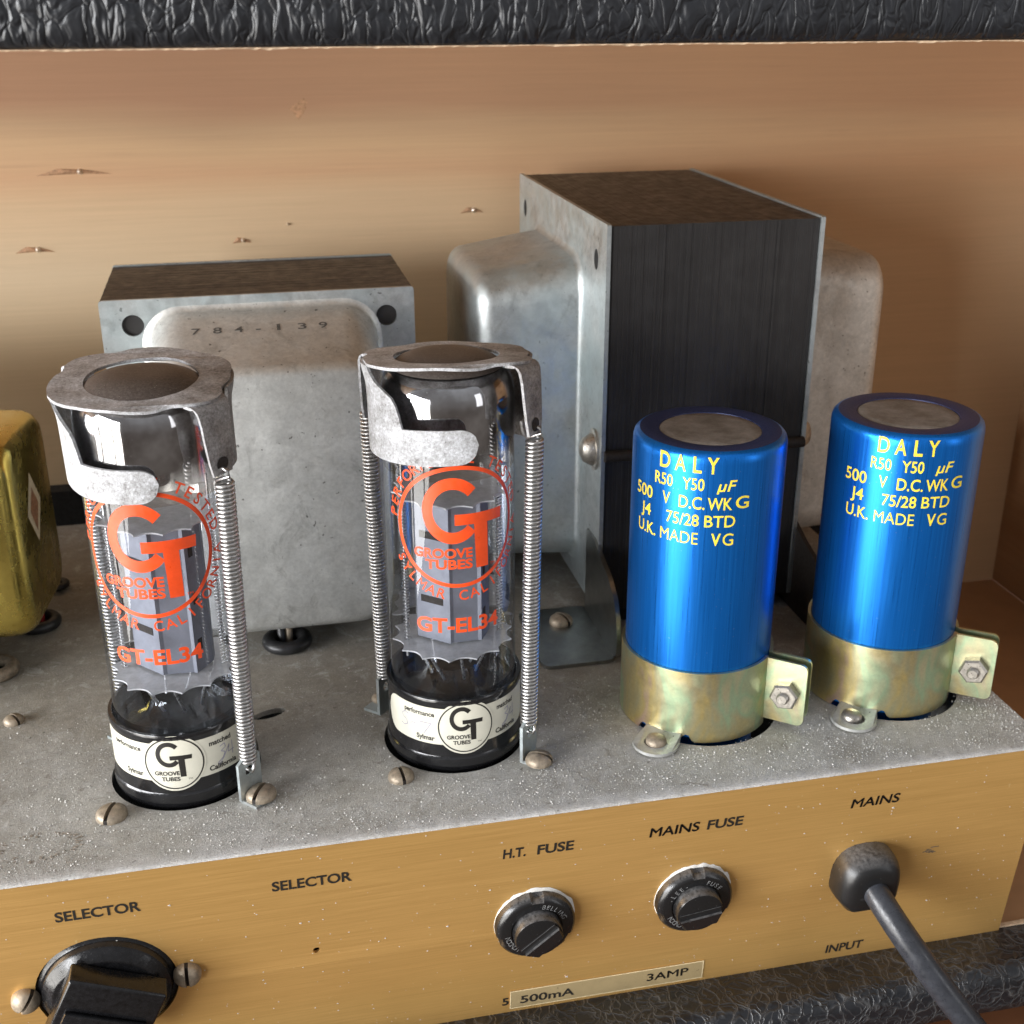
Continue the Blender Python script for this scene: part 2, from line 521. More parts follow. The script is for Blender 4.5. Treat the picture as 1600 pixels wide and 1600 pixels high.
c = t.mix(t.ramp(t.noise(40, 3, 0.6), [(0.64, 0.0), (0.74, 0.5)]), c, (0.45, 0.43, 0.40))
t.set(col=c, rough=0.6)
M["fibre_disc"] = t.m
simple("yellow_print", (0.80, 0.62, 0.05), 0.4, 0.0, 0.18, 5)

# yellow-passivated clamp with oil-film colours
t = NT("passivated_clamp")
f = t.noise(0.75, 3, 0.55, (1, 1, 0.6), 0.8)
c = t.ramp(f, [(0.26, (0.68, 0.46, 0.48)), (0.36, (0.70, 0.56, 0.24)), (0.46, (0.58, 0.53, 0.32)), (0.56, (0.48, 0.62, 0.40)),
               (0.66, (0.68, 0.64, 0.40)), (0.78, (0.66, 0.48, 0.50))])
c = t.mix(0.4, c, t.ramp(t.noise(12, 6, 0.75), [(0.35, 0.72), (0.65, 1.12)]), 'MULTIPLY')
sp = t.ramp(t.noise(30, 3, 0.6), [(0.68, 0.0), (0.76, 0.3)])
c = t.mix(sp, c, (0.60, 0.58, 0.50))
t.set(col=c, rough=t.ramp(t.noise(4, 5, 0.7), [(0.3, 0.30), (0.7, 0.42)]), metal=0.92, normal=t.bump(t.noise(30, 4, 0.6), 0.08, 0.02))
M["passivated_clamp"] = t.m
simple("dust_white", (0.62, 0.61, 0.58), 0.8, 0, 0.12, 3)


# ------------------------------------------------------------------ mesh helpers
class MB:
    def __init__(s):
        s.v, s.f = [], []

    def add(s, v, f, fn=None):
        b = len(s.v)
        s.v += [tuple(fn(*p)) if fn else tuple(p) for p in v]
        s.f += [tuple(b + i for i in q) for q in f]
        return s

    def box(s, x0, x1, y0, y1, z0, z1, fn=None):
        v = [(x, y, z) for x in (x0, x1) for y in (y0, y1) for z in (z0, z1)]
        f = [(0, 1, 3, 2), (4, 6, 7, 5), (0, 4, 5, 1), (2, 3, 7, 6), (0, 2, 6, 4), (1, 5, 7, 3)]
        return s.add(v, f, fn)

    def grid(s, fn, nu, nv, close_u=False):
        b = len(s.v)
        for i in range(nu):
            for j in range(nv):
                s.v.append(tuple(fn(i, j)))
        for i in range(nu if close_u else nu - 1):
            for j in range(nv - 1):
                a, c = b + i * nv + j, b + ((i + 1) % nu) * nv + j
                s.f.append((a, c, c + 1, a + 1))
        return s

    def lathe(s, prof, n=48, fn=None, cap0=False, cap1=False):
        b = len(s.v)
        nv = len(prof)
        for i in range(n):
            a = 2 * PI * i / n
            for r, z in prof:
                p = (r * math.cos(a), r * math.sin(a), z)
                s.v.append(tuple(fn(*p)) if fn else p)
        for i in range(n):
            k = (i + 1) % n
            for j in range(nv - 1):
                s.f.append((b + i * nv + j, b + k * nv + j, b + k * nv + j + 1, b + i * nv + j + 1))
        if cap0:
            s.f.append(tuple(b + i * nv for i in reversed(range(n))))
        if cap1:
            s.f.append(tuple(b + i * nv + nv - 1 for i in range(n)))
        return s

    def tube(s, pts, r, n=8, closed_ends=True):
        pts = [Vector(p) for p in pts]
        b = len(s.v)
        nrm = None
        for i, p in enumerate(pts):
            tg = (pts[min(i + 1, len(pts) - 1)] - pts[max(i - 1, 0)]).normalized()
            if nrm is None:
                nrm = tg.orthogonal().normalized()
            nrm = (nrm - tg * nrm.dot(tg)).normalized()
            bn = tg.cross(nrm)
            rr = r[i] if isinstance(r, (list, tuple)) else r
            for k in range(n):
                a = 2 * PI * k / n
                s.v.append(tuple(p + (nrm * math.cos(a) + bn * math.sin(a)) * rr))
        for i in range(len(pts) - 1):
            for k in range(n):
                k2 = (k + 1) % n
                s.f.append((b + i * n + k, b + i * n + k2, b + (i + 1) * n + k2, b + (i + 1) * n + k))
        if closed_ends:
            s.f.append(tuple(b + k for k in reversed(range(n))))
            s.f.append(tuple(b + (len(pts) - 1) * n + k for k in range(n)))
        return s

    def loft(s, rings, cap0=True, cap1=True):
        b = len(s.v)
        n = len(rings[0])
        for rg in rings:
            s.v += [tuple(p) for p in rg]
        for i in range(len(rings) - 1):
            for k in range(n):
                k2 = (k + 1) % n
                s.f.append((b + i * n + k, b + i * n + k2, b + (i + 1) * n + k2, b + (i + 1) * n + k))
        if cap0:
            s.f.append(tuple(b + k for k in reversed(range(n))))
        if cap1:
            s.f.append(tuple(b + (len(rings) - 1) * n + k for k in range(n)))
        return s

    def cyl_sheet(s, cols, r0, r1, nv=6):
        """sheet on a cylinder about Z. cols = (angle from -Y in radians, z_lo, z_hi); r0 inner, r1 outer radius."""
        b = len(s.v)
        nc = len(cols)
        for rr in (r1, r0):
            for a, lo, hi in cols:
                for j in range(nv):
                    z = lo + (hi - lo) * j / (nv - 1)
                    s.v.append((rr * math.sin(a), -rr * math.cos(a), z))
        N = nc * nv
        for i in range(nc - 1):
            for j in range(nv - 1):
                q = (b + i * nv + j, b + (i + 1) * nv + j, b + (i + 1) * nv + j + 1, b + i * nv + j + 1)
                s.f.append(q)
                s.f.append(tuple(x + N for x in reversed(q)))
            for j in (0, nv - 1):
                s.f.append((b + i * nv + j, b + (i + 1) * nv + j, b + N + (i + 1) * nv + j, b + N + i * nv + j))
        for i in (0, nc - 1):
            for j in range(nv - 1):
                s.f.append((b + i * nv + j, b + i * nv + j + 1, b + N + i * nv + j + 1, b + N + i * nv + j))
        return s

    def build(s, name, mat, parent=None, smooth=35, bevel=0.0, seg=2, loc=None):
        me = bpy.data.meshes.new(name)
        me.from_pydata(s.v, [], s.f)
        bm = bmesh.new()
        bm.from_mesh(me)
        bmesh.ops.recalc_face_normals(bm, faces=bm.faces)
        if bevel:
            ed = [e for e in bm.edges if len(e.link_faces) == 2 and e.calc_face_angle(0) > R(40)]
            bmesh.ops.bevel(bm, geom=ed, offset=bevel, segments=seg, affect='EDGES', profile=0.5, clamp_overlap=True)
        bm.to_mesh(me)
        bm.free()
        if smooth:
            for p in me.polygons:
                p.use_smooth = True
            me.set_sharp_from_angle(angle=R(smooth))
        me.materials.append(M[mat] if isinstance(mat, str) else mat)
        o = bpy.data.objects.new(name, me)
        COL.objects.link(o)
        if parent is not None:
            o.parent = parent
        if loc is not None:
            o.location = loc
        return o


def tag(o, label=None, cat=None, group=None, kind=None):
    if label:
        o["label"] = label
    if cat:
        o["category"] = cat
    if group:
        o["group"] = group
    if kind:
        o["kind"] = kind
    return o


def thing(name, label, cat, loc=(0, 0, 0), rot=(0, 0, 0), group=None):
    o = bpy.data.objects.new(name, None)
    o.empty_display_size = 0.5
    COL.objects.link(o)
    o.location = loc
    o.rotation_euler = rot
    return tag(o, label, cat, group)


def copy_thing(root, loc, rot, label):
    r = root.copy()
    COL.objects.link(r)
    r.location = loc
    r.rotation_euler = rot
    r["label"] = label
    for ch in list(root.children):
        c = ch.copy()
        COL.objects.link(c)
        c.parent = r
        for g in list(ch.children):
            d = g.copy()
            COL.objects.link(d)
            d.parent = c
    return r


_tmp_mesh = []


def plate_data(loops, thick):
    """flat plate with holes: first loop is the outline. Returns verts (z within +-thick/2), faces."""
    cu = bpy.data.curves.new("tmp", 'CURVE')
    cu.dimensions = '2D'
    cu.fill_mode = 'BOTH'
    cu.extrude = thick / 2
    for lp in loops:
        sp = cu.splines.new('POLY')
        sp.points.add(len(lp) - 1)
        for p, q in zip(sp.points, lp):
            p.co = (q[0], q[1], 0, 1)
        sp.use_cyclic_u = True
    ob = bpy.data.objects.new("tmp", cu)
    me = bpy.data.meshes.new_from_object(ob)
    bm = bmesh.new()
    bm.from_mesh(me)
    bmesh.ops.remove_doubles(bm, verts=bm.verts, dist=1e-5)
    bm.verts.index_update()
    v = [tuple(x.co) for x in bm.verts]
    f = [tuple(x.index for x in q.verts) for q in bm.faces]
    bm.free()
    bpy.data.objects.remove(ob)
    bpy.data.curves.remove(cu)
    bpy.data.meshes.remove(me)
    return v, f


def circle(cx, cy, r, n=32, ry=None, rot=0.0):
    ry = r if ry is None else ry
    o = []
    for i in range(n):
        a = 2 * PI * i / n
        x, y = r * math.cos(a), ry * math.sin(a)
        o.append((cx + x * math.cos(rot) - y * math.sin(rot), cy + x * math.sin(rot) + y * math.cos(rot)))
    return o


def rrect(x0, x1, y0, y1, r, n=5):
    o = []
    for cx, cy, a0 in ((x1 - r, y1 - r, 0), (x0 + r, y1 - r, 90), (x0 + r, y0 + r, 180), (x1 - r, y0 + r, 270)):
        for i in range(n + 1):
            a = R(a0 + 90 * i / n)
            o.append((cx + r * math.cos(a), cy + r * math.sin(a)))
    return o


_text_cache = {}


def text_data(s, bold=0.0, maxlen=0.0):
    if 'M' in s:      # the heavy M of the built-in face closes up
        bold = 0.0
    return _text_data(s, bold, maxlen)


def _text_data(s, bold=0.0, maxlen=0.0):
    """text as flat triangles, cap height 1, origin at the baseline left. returns verts, faces, width"""
    key = (s, bold, maxlen)
    if key in _text_cache:
        return _text_cache[key]
    cu = bpy.data.curves.new("tmp", 'FONT')
    cu.body = s
    cu.size = 1.0
    cu.resolution_u = 4
    cu.offset = bold
    cu.fill_mode = 'FRONT'
    ob = bpy.data.objects.new("tmp", cu)
    me = bpy.data.meshes.new_from_object(ob)
    bm = bmesh.new()
    bm.from_mesh(me)
    bmesh.ops.remove_doubles(bm, verts=bm.verts, dist=1e-5)
    bmesh.ops.triangulate(bm, faces=bm.faces)
    if maxlen:
        for _ in range(4):
            ed = [e for e in bm.edges if e.calc_length() > maxlen]
            if not ed:
                break
            bmesh.ops.subdivide_edges(bm, edges=ed, cuts=1)
            bmesh.ops.triangulate(bm, faces=bm.faces)
    bm.verts.index_update()
    v = [tuple(x.co) for x in bm.verts]
    f = [tuple(x.index for x in q.verts) for q in bm.faces]
    bm.free()
    bpy.data.objects.remove(ob)
    bpy.data.curves.remove(cu)
    bpy.data.meshes.remove(me)
    _text_cache[key] = (v, f)
    return v, f


_v, _f = text_data("H")
CAP = max(p[1] for p in _v)


def put_text(mb, s, u0, u1, v0, h, fn, bold=0.012, maxlen=0.0, slant=0.0, rise=0.0):
    """place text so that it spans u0..u1 with its baseline at v0 and cap height h; fn(u,v)->xyz"""
    v, f = text_data(s, bold, maxlen)
    x0, x1 = min(p[0] for p in v), max(p[0] for p in v)
    k = (u1 - u0) / (x1 - x0)
    vv = []
    for p in v:
        b = p[1] / CAP * h
        u = u0 + (p[0] - x0) * k
        vv.append((u + slant * b, v0 + b + rise * (u - u0), 0))
    if 'M' in s and bold and not maxlen:
        d = bold * h * 1.3
        for du, dv in ((d, 0), (-d, 0), (0, d), (0, -d)):
            mb.add([(a + du, b + dv, c_) for a, b, c_ in vv], f, lambda u, w, _: fn(u, w))
    mb.add(vv, f, lambda u, w, _: fn(u, w))


def put_arc_text(mb, s, r, a0, a1, h, fn, cu, cv, inward=False, bold=0.01, wk=1.0, maxlen=0.0):
    """letters set one by one round an arc. angles in degrees, counter-clockwise from +u"""
    n = len(s)
    for i, ch in enumerate(s):
        if ch == ' ':
            continue
        a = R(a0 + (a1 - a0) * (i + 0.5) / n)
        v, f = text_data(ch, bold, maxlen)
        xm = (min(p[0] for p in v) + max(p[0] for p in v)) / 2
        vv = []
        for p in v:
            x, y = (p[0] - xm) / CAP * h * wk, p[1] / CAP * h
            if inward:   # text read from below: tops point to the centre
                rr = r - y
                aa = a + x / r
                vv.append((cu + rr * math.cos(aa), cv + rr * math.sin(aa), 0))
            else:
                rr = r + y
                aa = a - x / r
                vv.append((cu + rr * math.cos(aa), cv + rr * math.sin(aa), 0))
        mb.add(vv, f, lambda u, w, _: fn(u, w))


def quad_patch(mb, corners, fn, nu=8, nv=4):
    (a, b, c, d) = corners   # bl br tr tl

    def g(i, j):
        s, t = i / (nu - 1), j / (nv - 1)
        u = (a[0] * (1 - s) + b[0] * s) * (1 - t) + (d[0] * (1 - s) + c[0] * s) * t
        w = (a[1] * (1 - s) + b[1] * s) * (1 - t) + (d[1] * (1 - s) + c[1] * s) * t
        return fn(u, w)
    mb.grid(g, nu, nv)


def arc_patch(mb, cu, cv, r0, r1, a0, a1, fn, n=48, nr=3, ku=1.0):
    def g(i, j):
        a = R(a0 + (a1 - a0) * i / (n - 1))
        r = r0 + (r1 - r0) * j / (nr - 1)
        return fn(cu + r * math.cos(a) * ku, cv + r * math.sin(a))
    mb.grid(g, n, nr)


# ================================================================== SETTING
tag(MB().box(-60, 60, -3.2, 40, -9.6, -8.6).build("table", "table_wood", smooth=0), kind="structure")

# ================================================================== CABINET
cab = thing("amplifier_cabinet", "open-backed amplifier cabinet in black embossed vinyl with bare wooden inside", "cabinet", (0, 0, -8.6))


def up_z(z):
    return z + 8.6


MB().box(-42, 36.3, 19.6, 21, up_z(-6.1), up_z(15.6)).build("baffle_board", "pine_ply", cab, 0)
MB().box(34.9, 36.3, 0.2, 19.58, up_z(-6.08), up_z(15.58)).build("side_panel", "cabinet_wood", cab, 0)
MB().box(-42, 34.88, 0.75, 19.58, up_z(-7.3), up_z(-6.1)).build("floor_board", "cabinet_wood", cab, 0)
MB().box(-42, 36.3, 0.1, 21, up_z(15.62), up_z(16.9)).build("top_board", "pine_top", cab, 0)
MB().box(-42, 30, 18.9, 19.58, up_z(-6.08), up_z(1.2)).build("dark_strip", "black_void", cab, 0)  # black strip along the bottom of the baffle


def rail(name, prof, x0, x1, nx, mat, amp=0.0):
    mb = MB()

    def g(i, j):
        x = x0 + (x1 - x0) * i / (nx - 1)
        y, z = prof[j]
        if amp:
            w = mnoise.noise(Vector((x * 1.1, y * 1.4, z * 0.7))) * amp + mnoise.noise(Vector((x * 3.1, y, z * 1.3))) * amp * 0.35
            y -= w
            if j in (0, len(prof) - 1):
                y += w
        return (x, y, up_z(z))
    mb.grid(g, nx, len(prof))
    return mb.build(name, mat, cab, 60)


# covering of the bottom board: flat top lip, round nose, front face
prof = [(0.72, -6.06), (0.3, -6.055), (-0.2, -6.06)]
for i in range(9):
    a = R(90 * i / 8)
    prof.append((-0.35 - 0.45 * math.sin(a), -6.50 + 0.44 * math.cos(a)))
prof += [(-0.80, -6.8), (-0.79, -7.1), (-0.72, -7.35), (-0.5, -7.45), (0.7, -7.46)]
rail("bottom_covering", prof, -30, 37, 420, "black_vinyl", 0.03)
prof = [(0.3, 15.63), (-0.75, 15.63), (-0.95, 15.67), (-1.04, 15.76), (-1.08, 15.95), (-1.09, 16.3), (-1.09, 16.7), (-0.95, 17.0), (-0.5, 17.05), (20, 17.06)]
rail("top_covering", prof, -30, 37, 420, "black_vinyl_wrinkled", 0.05)
# frayed cloth edges
mb = MB()


def fray(i, j):
    x = -28 + 65 * i / 2600
    n_ = mnoise.noise(Vector((x * 1.7, 3, 1))) + 0.8 * mnoise.noise(Vector((x * 9, 7, 2)))
    return (x, -0.90 + 0.02 * n_ + 0.1 * (j == 2), up_z(15.632) - (0, 0.012 + 0.022 * max(0, n_ + 0.35), 0.01)[j])


mb.grid(fray, 2601, 3)
mb.build("frayed_edge", "raw_edge", cab, 0)
mb = MB()
x = 20.0
while x < 35:
    w = random.uniform(0.2, 0.6)
    mb.box(x, x + w, 0.70, 0.82 + random.uniform(0, 0.06), up_z(-6.07), up_z(-6.02))
    x += w
mb.build("raw_lip", "raw_edge", cab, 0)["kind"] = "stuff"
# nail points that broke through the inside face, each with its torn splinter
for (nx_, nz, rr, sl) in ((0.84, 11.39, 0.13, 1.3), (-0.71, 9.06, 0.13, 0.7), (5.58, 9.10, 0.10, 0.35), (13.16, 9.79, 0.13, 0.45), (7.04, 9.56, 0.06, 0.0)):
    mb = MB()
    mb.lathe([(rr * 0.75, 0), (rr * 0.6, 0.05), (rr * 0.25, 0.10), (0.001, 0.13)], 10, lambda a, b, c: (nx_ + a, 19.6 - c, up_z(nz) + b))
    nt = mb.build("nail_tip", "nail_steel", cab)
    if sl:
        mb = MB()
        for sgn in (-1, 1):
            L = sl * (1.0 if sgn < 0 else 0.75)
            mb.add([(nx_, 19.6, up_z(nz) + 0.07), (nx_, 19.6, up_z(nz) - 0.07), (nx_ + sgn * 0.15, 19.55, up_z(nz) + 0.01),
                    (nx_ + sgn * L * 0.5, 19.575, up_z(nz) + 0.05 - 0.05 * sgn), (nx_ + sgn * L, 19.598, up_z(nz) - 0.10)],
                   [(0, 2, 3), (1, 2, 4), (2, 3, 4), (0, 1, 2)])
        mb.build("splinter", "splinter_wood", nt, 0)
# small knot
mb = MB()
mb.lathe([(0.30, 0.001), (0.2, 0.004), (0.1, 0.005), (0.001, 0.005)], 11, lambda a, b, c: (7.59 + a * (0.9 + 0.35 * math.sin(5 * b)) + 0.2 * b, 19.598 - c, up_z(13.1) + b * (0.8 + 0.5 * math.sin(7 * a))))
mb.build("knot", "splinter_wood", cab)

# ================================================================== CHASSIS
AL = 0.10296
SA, CA = math.sin(AL), math.cos(AL)


def pan(x, s, o=0.0):
    """point on the sloping back panel: x across, s down from the top edge, o out of the panel"""
    return (x, s * SA - o * CA, -s * CA - o * SA)


T1 = (3.3185, 3.5144)
T2 = (9.5524, 3.5759)
C1 = (15.6145, 3.6303)
C2 = (20.5639, 3.6557)
XR = 23.2332
ch = thing("amplifier_chassis", "dusty grey steel amplifier chassis with a brushed gold control panel", "chassis")
loops = [[(-26, 0.27), (XR, 0.27), (XR, 18.85), (-26, 18.85)],
         circle(T1[0] - 0.03, T1[1] - 0.02, 1.67, 48), circle(T2[0] - 0.03, T2[1] - 0.02, 1.67, 48),
         circle(C1[0] + 0.13, C1[1] - 0.12, 1.86, 48), circle(C2[0] + 0.13, C2[1] - 0.12, 1.86, 48),
         circle(5.22, 5.40, 0.42, 20, 0.19, R(20)), circle(11.45, 5.40, 0.42, 20, 0.19, R(20))]
v, f = plate_data(loops, 0.14)
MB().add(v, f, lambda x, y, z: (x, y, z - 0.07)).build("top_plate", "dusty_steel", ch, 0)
mb = MB()
prof = [(0.27, 0.0), (0.14, -0.001), (0.08, -0.010), (0.045, -0.028), (0.022, -0.055), (0.018, -0.066), (0.10, -0.068), (0.14, -0.3), (0.24, -0.3), (0.24, -0.14), (0.27, -0.14)]
mb.grid(lambda i, j: ((-26, XR)[i], prof[j][0], prof[j][1]), 2, len(prof))
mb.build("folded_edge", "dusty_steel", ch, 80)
MB().box(XR - 0.12, XR - 0.002, 0.8, 18.85, -6.0, -0.142).build("end_plate", "zinc_dull", ch, 0)
v, f = plate_data([[(-26, -6.10), (XR, -6.10), (XR, -0.07), (-26, -0.07)], circle(5.83, -3.07, 0.085, 16), circle(1.39, -3.22, 1.47, 48)], 0.09)
panel = MB().add(v, f, lambda x, y, z: pan(x, -y, z - 0.045)).build("gold_panel", "brushed_gold", ch, 0)
mb = MB()
mb.box(-25.9, XR - 0.2, 0.0, 0.02, 0, 0, lambda x, y, z: (0, 0, 0)) if False else None
mb.add([pan(-25.9, 0.32, -0.5), pan(XR - 0.2, 0.32, -0.5), pan(XR - 0.2, 6.0, -0.5), pan(-25.9, 6.0, -0.5)], [(0, 1, 2, 3)])
mb.build("backing_plate", "black_void", ch, 0)
MB().box(-25.9, XR - 0.15, 0.75, 18.8, -6.0, -5.9).build("light_block_plate", "black_void", ch, 0)  # unseen plate added to keep light out, so the chassis holes stay black


def on_panel(o=0.008):
    return lambda u, s: pan(u, -s, o)


P = on_panel()
for wd, u0, u1, v0, h, sl in (("SELECTOR", 0.63, 2.32, -1.145, 0.255, 0), ("SELECTOR", 5.00, 6.68, -1.14, 0.255, 0), ("H.T.", 9.99, 10.50, -1.14, 0.255, 0.05),
                              ("FUSE", 10.76, 11.59, -1.15, 0.255, 0.05), ("MAINS", 13.36, 14.52, -1.12, 0.255, 0.10), ("FUSE", 14.72, 15.58, -1.125, 0.255, 0.08),
                              ("MAINS", 18.26, 19.46, -1.10, 0.255, 0.12), ("INPUT", 18.33, 19.33, -5.86, 0.255, 0.06), ("5", 10.05, 10.21, -5.83, 0.23, 0)):
    mb = MB()
    put_text(mb, wd, u0, u1, v0, h, P, 0.024, slant=sl)
    mb.build("lettering", "black_print", panel, 0)
# stuck-on fuse rating strip
mb = MB()
mb.add(*plate_data([[(10.25, -5.96), (15.08, -5.97), (15.07, -5.40), (10.24, -5.39)]], 0.016), fn=lambda x, y, z: pan(x, -y, z + 0.012))
strip = mb.build("rating_strip", "gold_tape", ch, 0)
mb = MB()
for (a, b) in (((10.24, -5.39), (15.07, -5.40)), ((10.25, -5.955), (15.08, -5.965))):
    quad_patch(mb, ((a[0], a[1] - 0.018), (b[0], b[1] - 0.018), (b[0], b[1] + 0.006), (a[0], a[1] + 0.006)), on_panel(0.0225), 2, 2)
for x in (10.235, 15.055):
    quad_patch(mb, ((x, -5.95), (x + 0.022, -5.95), (x + 0.022, -5.40), (x, -5.40)), on_panel(0.0235), 2, 2)
mb.build("strip_edge", "tape_edge", strip, 0)
for wd, u0, u1, v0 in (("500mA", 10.49, 11.82, -5.83), ("3AMP", 13.64, 14.69, -5.79)):
    mb = MB()
    put_text(mb, wd, u0, u1, v0, 0.235, on_panel(0.0245), 0.02)
    mb.build("strip_lettering", "black_print", strip, 0)
mb = MB()
for k in range(7):
    a = random.uniform(-0.35, 0.3)
    x0, s0 = 20.56 + random.uniform(-0.16, 0.1), -2.82 + random.uniform(-0.1, 0.1)
    L = random.uniform(0.1, 0.24)
    quad_patch(mb, ((x0, s0), (x0 + L, s0 + a * L), (x0 + L, s0 + a * L + 0.02), (x0, s0 + 0.02)), on_panel(0.005), 2, 2)
mb.build("scuff_mark", "faded_print", panel, 0)["kind"] = "stuff"
# peeled patch of old paper near the left edge of the top plate
mb = MB()
for k in range(90):
    a = random.uniform(0, 2 * PI)
    if a < 2.2 or random.random() < 0.45:
        rx, ry = 0.80, 0.42
        x, y = 0.32 + rx * math.cos(a) + random.uniform(-0.09, 0.09), 1.15 + ry * math.sin(a) + random.uniform(-0.07, 0.07)
        s_ = random.uniform(0.012, 0.045)
        mb.box(-s_, s_, -s_ * 0.6, s_ * 0.6, -0.01, random.uniform(0.004, 0.018), lambda p, q, r_, x=x, y=y, c=math.cos(a), s=math.sin(a): (x + p * c - q * s, y + p * s + q * c, r_))
mb.build("glue_residue", "old_glue", ch, 0)["kind"] = "stuff"


# ================================================================== SCREWS
def dome_half(mb, r, h, w, sgn, ang, z0=0.0):
    bm = bmesh.new()
    n, k = 20, 7
    rings = []
    for j in range(k):
        t_ = (PI / 2) * j / (k - 1) * 0.999
        rings.append([bm.verts.new((r * math.cos(t_) * math.cos(2 * PI * i / n), r * math.cos(t_) * math.sin(2 * PI * i / n), 0.25 * h + 0.75 * h * math.sin(t_))) for i in range(n)])
    base = [bm.verts.new((r * math.cos(2 * PI * i / n), r * math.sin(2 * PI * i / n), 0)) for i in range(n)]
    rings.insert(0, base)
    for a, b in zip(rings, rings[1:]):
        for i in range(n):
            bm.faces.new((a[i], a[(i + 1) % n], b[(i + 1) % n], b[i]))
    bm.faces.new(rings[-1])
    bm.faces.new(list(reversed(base)))
    res = bmesh.ops.bisect_plane(bm, geom=bm.verts[:] + bm.edges[:] + bm.faces[:], plane_co=(sgn * w, 0, 0), plane_no=(sgn, 0, 0), clear_inner=True)
    eds = [e for e in res['geom_cut'] if isinstance(e, bmesh.types.BMEdge)]
    bmesh.ops.holes_fill(bm, edges=eds)
    bm.verts.index_update()
    c, s = math.cos(ang), math.sin(ang)
    mb.add([(v.co.x * c - v.co.y * s, v.co.x * s + v.co.y * c, v.co.z + z0) for v in bm.verts], [tuple(v.index for v in q.verts) for q in bm.faces])
    bm.free()


def screw(loc, r, h, ang, label, mat="aged_brass", rot=None, group="slotted screws in the chassis", washer=False):
    t_ = thing("slotted_screw", label, "screw", loc, (0, 0, 0), group)
    if rot is not None:
        t_.rotation_euler = rot
    mb = MB()
    w = r * 0.13
    dome_half(mb, r, h, w, 1, R(ang))
    dome_half(mb, r, h, w, -1, R(ang))
    mb.build("head", mat, t_, 40)
    mb = MB()
    mb.lathe([(r * 0.97, 0.0), (r * 0.95, h * 0.42)], 20, None, False, True)
    mb.build("slot", "slot_dark", t_, 40)
    return t_


screw((1.74, 1.94, 0), 0.34, 0.24, -20, "brass slotted screw in front of the left valve base")
screw((8.04, 2.00, 0), 0.30, 0.22, 8, "brass slotted screw at the front left of the right valve base")
screw((8.01, 5.4, 0.02), 0.27, 0.22, 60, "slotted screw half hidden behind the left side of the right valve base")
screw((-0.9, 6.37, 0), 0.24, 0.2, 40, "round headed screw by the brown area on the left of the chassis")
screw((-1.42, 3.2, 0), 0.22, 0.18, 70, "screw cut off by the left edge of the picture, in front of the brown area")
screw(pan(-0.27, 3.19, 0.0), 0.30, 0.30, -35, "brass screw at the left of the black voltage selector", rot=(R(90) + AL, 0, 0))
screw(pan(3.05, 3.14, 0.0), 0.30, 0.30, 0, "brass screw at the right of the black voltage selector", rot=(R(90) + AL, 0, 0))

# ================================================================== VOLTAGE SELECTOR
vs = thing("voltage_selector", "glossy black voltage selector plug set in a round hole of the gold panel", "selector knob", pan(1.39, 3.22), (R(90) + AL, 0, 0))
MB().lathe([(1.46, -0.30), (1.46, -0.06), (1.40, -0.03), (1.36, 0.0), (1.32, 0.12), (1.27, 0.15), (1.12, 0.30), (1.07, 0.32), (0.0, 0.32)], 64, None, True).build("selector_disc", "gloss_black", vs, 30)
mb = MB()
mb.box(-1.02, 1.02, -1.0, 0.90, 0.32, 0.85)
g = mb.build("grip", "gloss_black", vs, 35, 0.07, 3)
g.rotation_euler = (0, 0, R(-25))
mb = MB()
mb.box(-0.86, 0.86, -0.94, 0.10, 0.85, 0.98)
g2 = mb.build("raised_step", "gloss_black", g, 35, 0.05, 2)

# ================================================================== FUSE HOLDERS


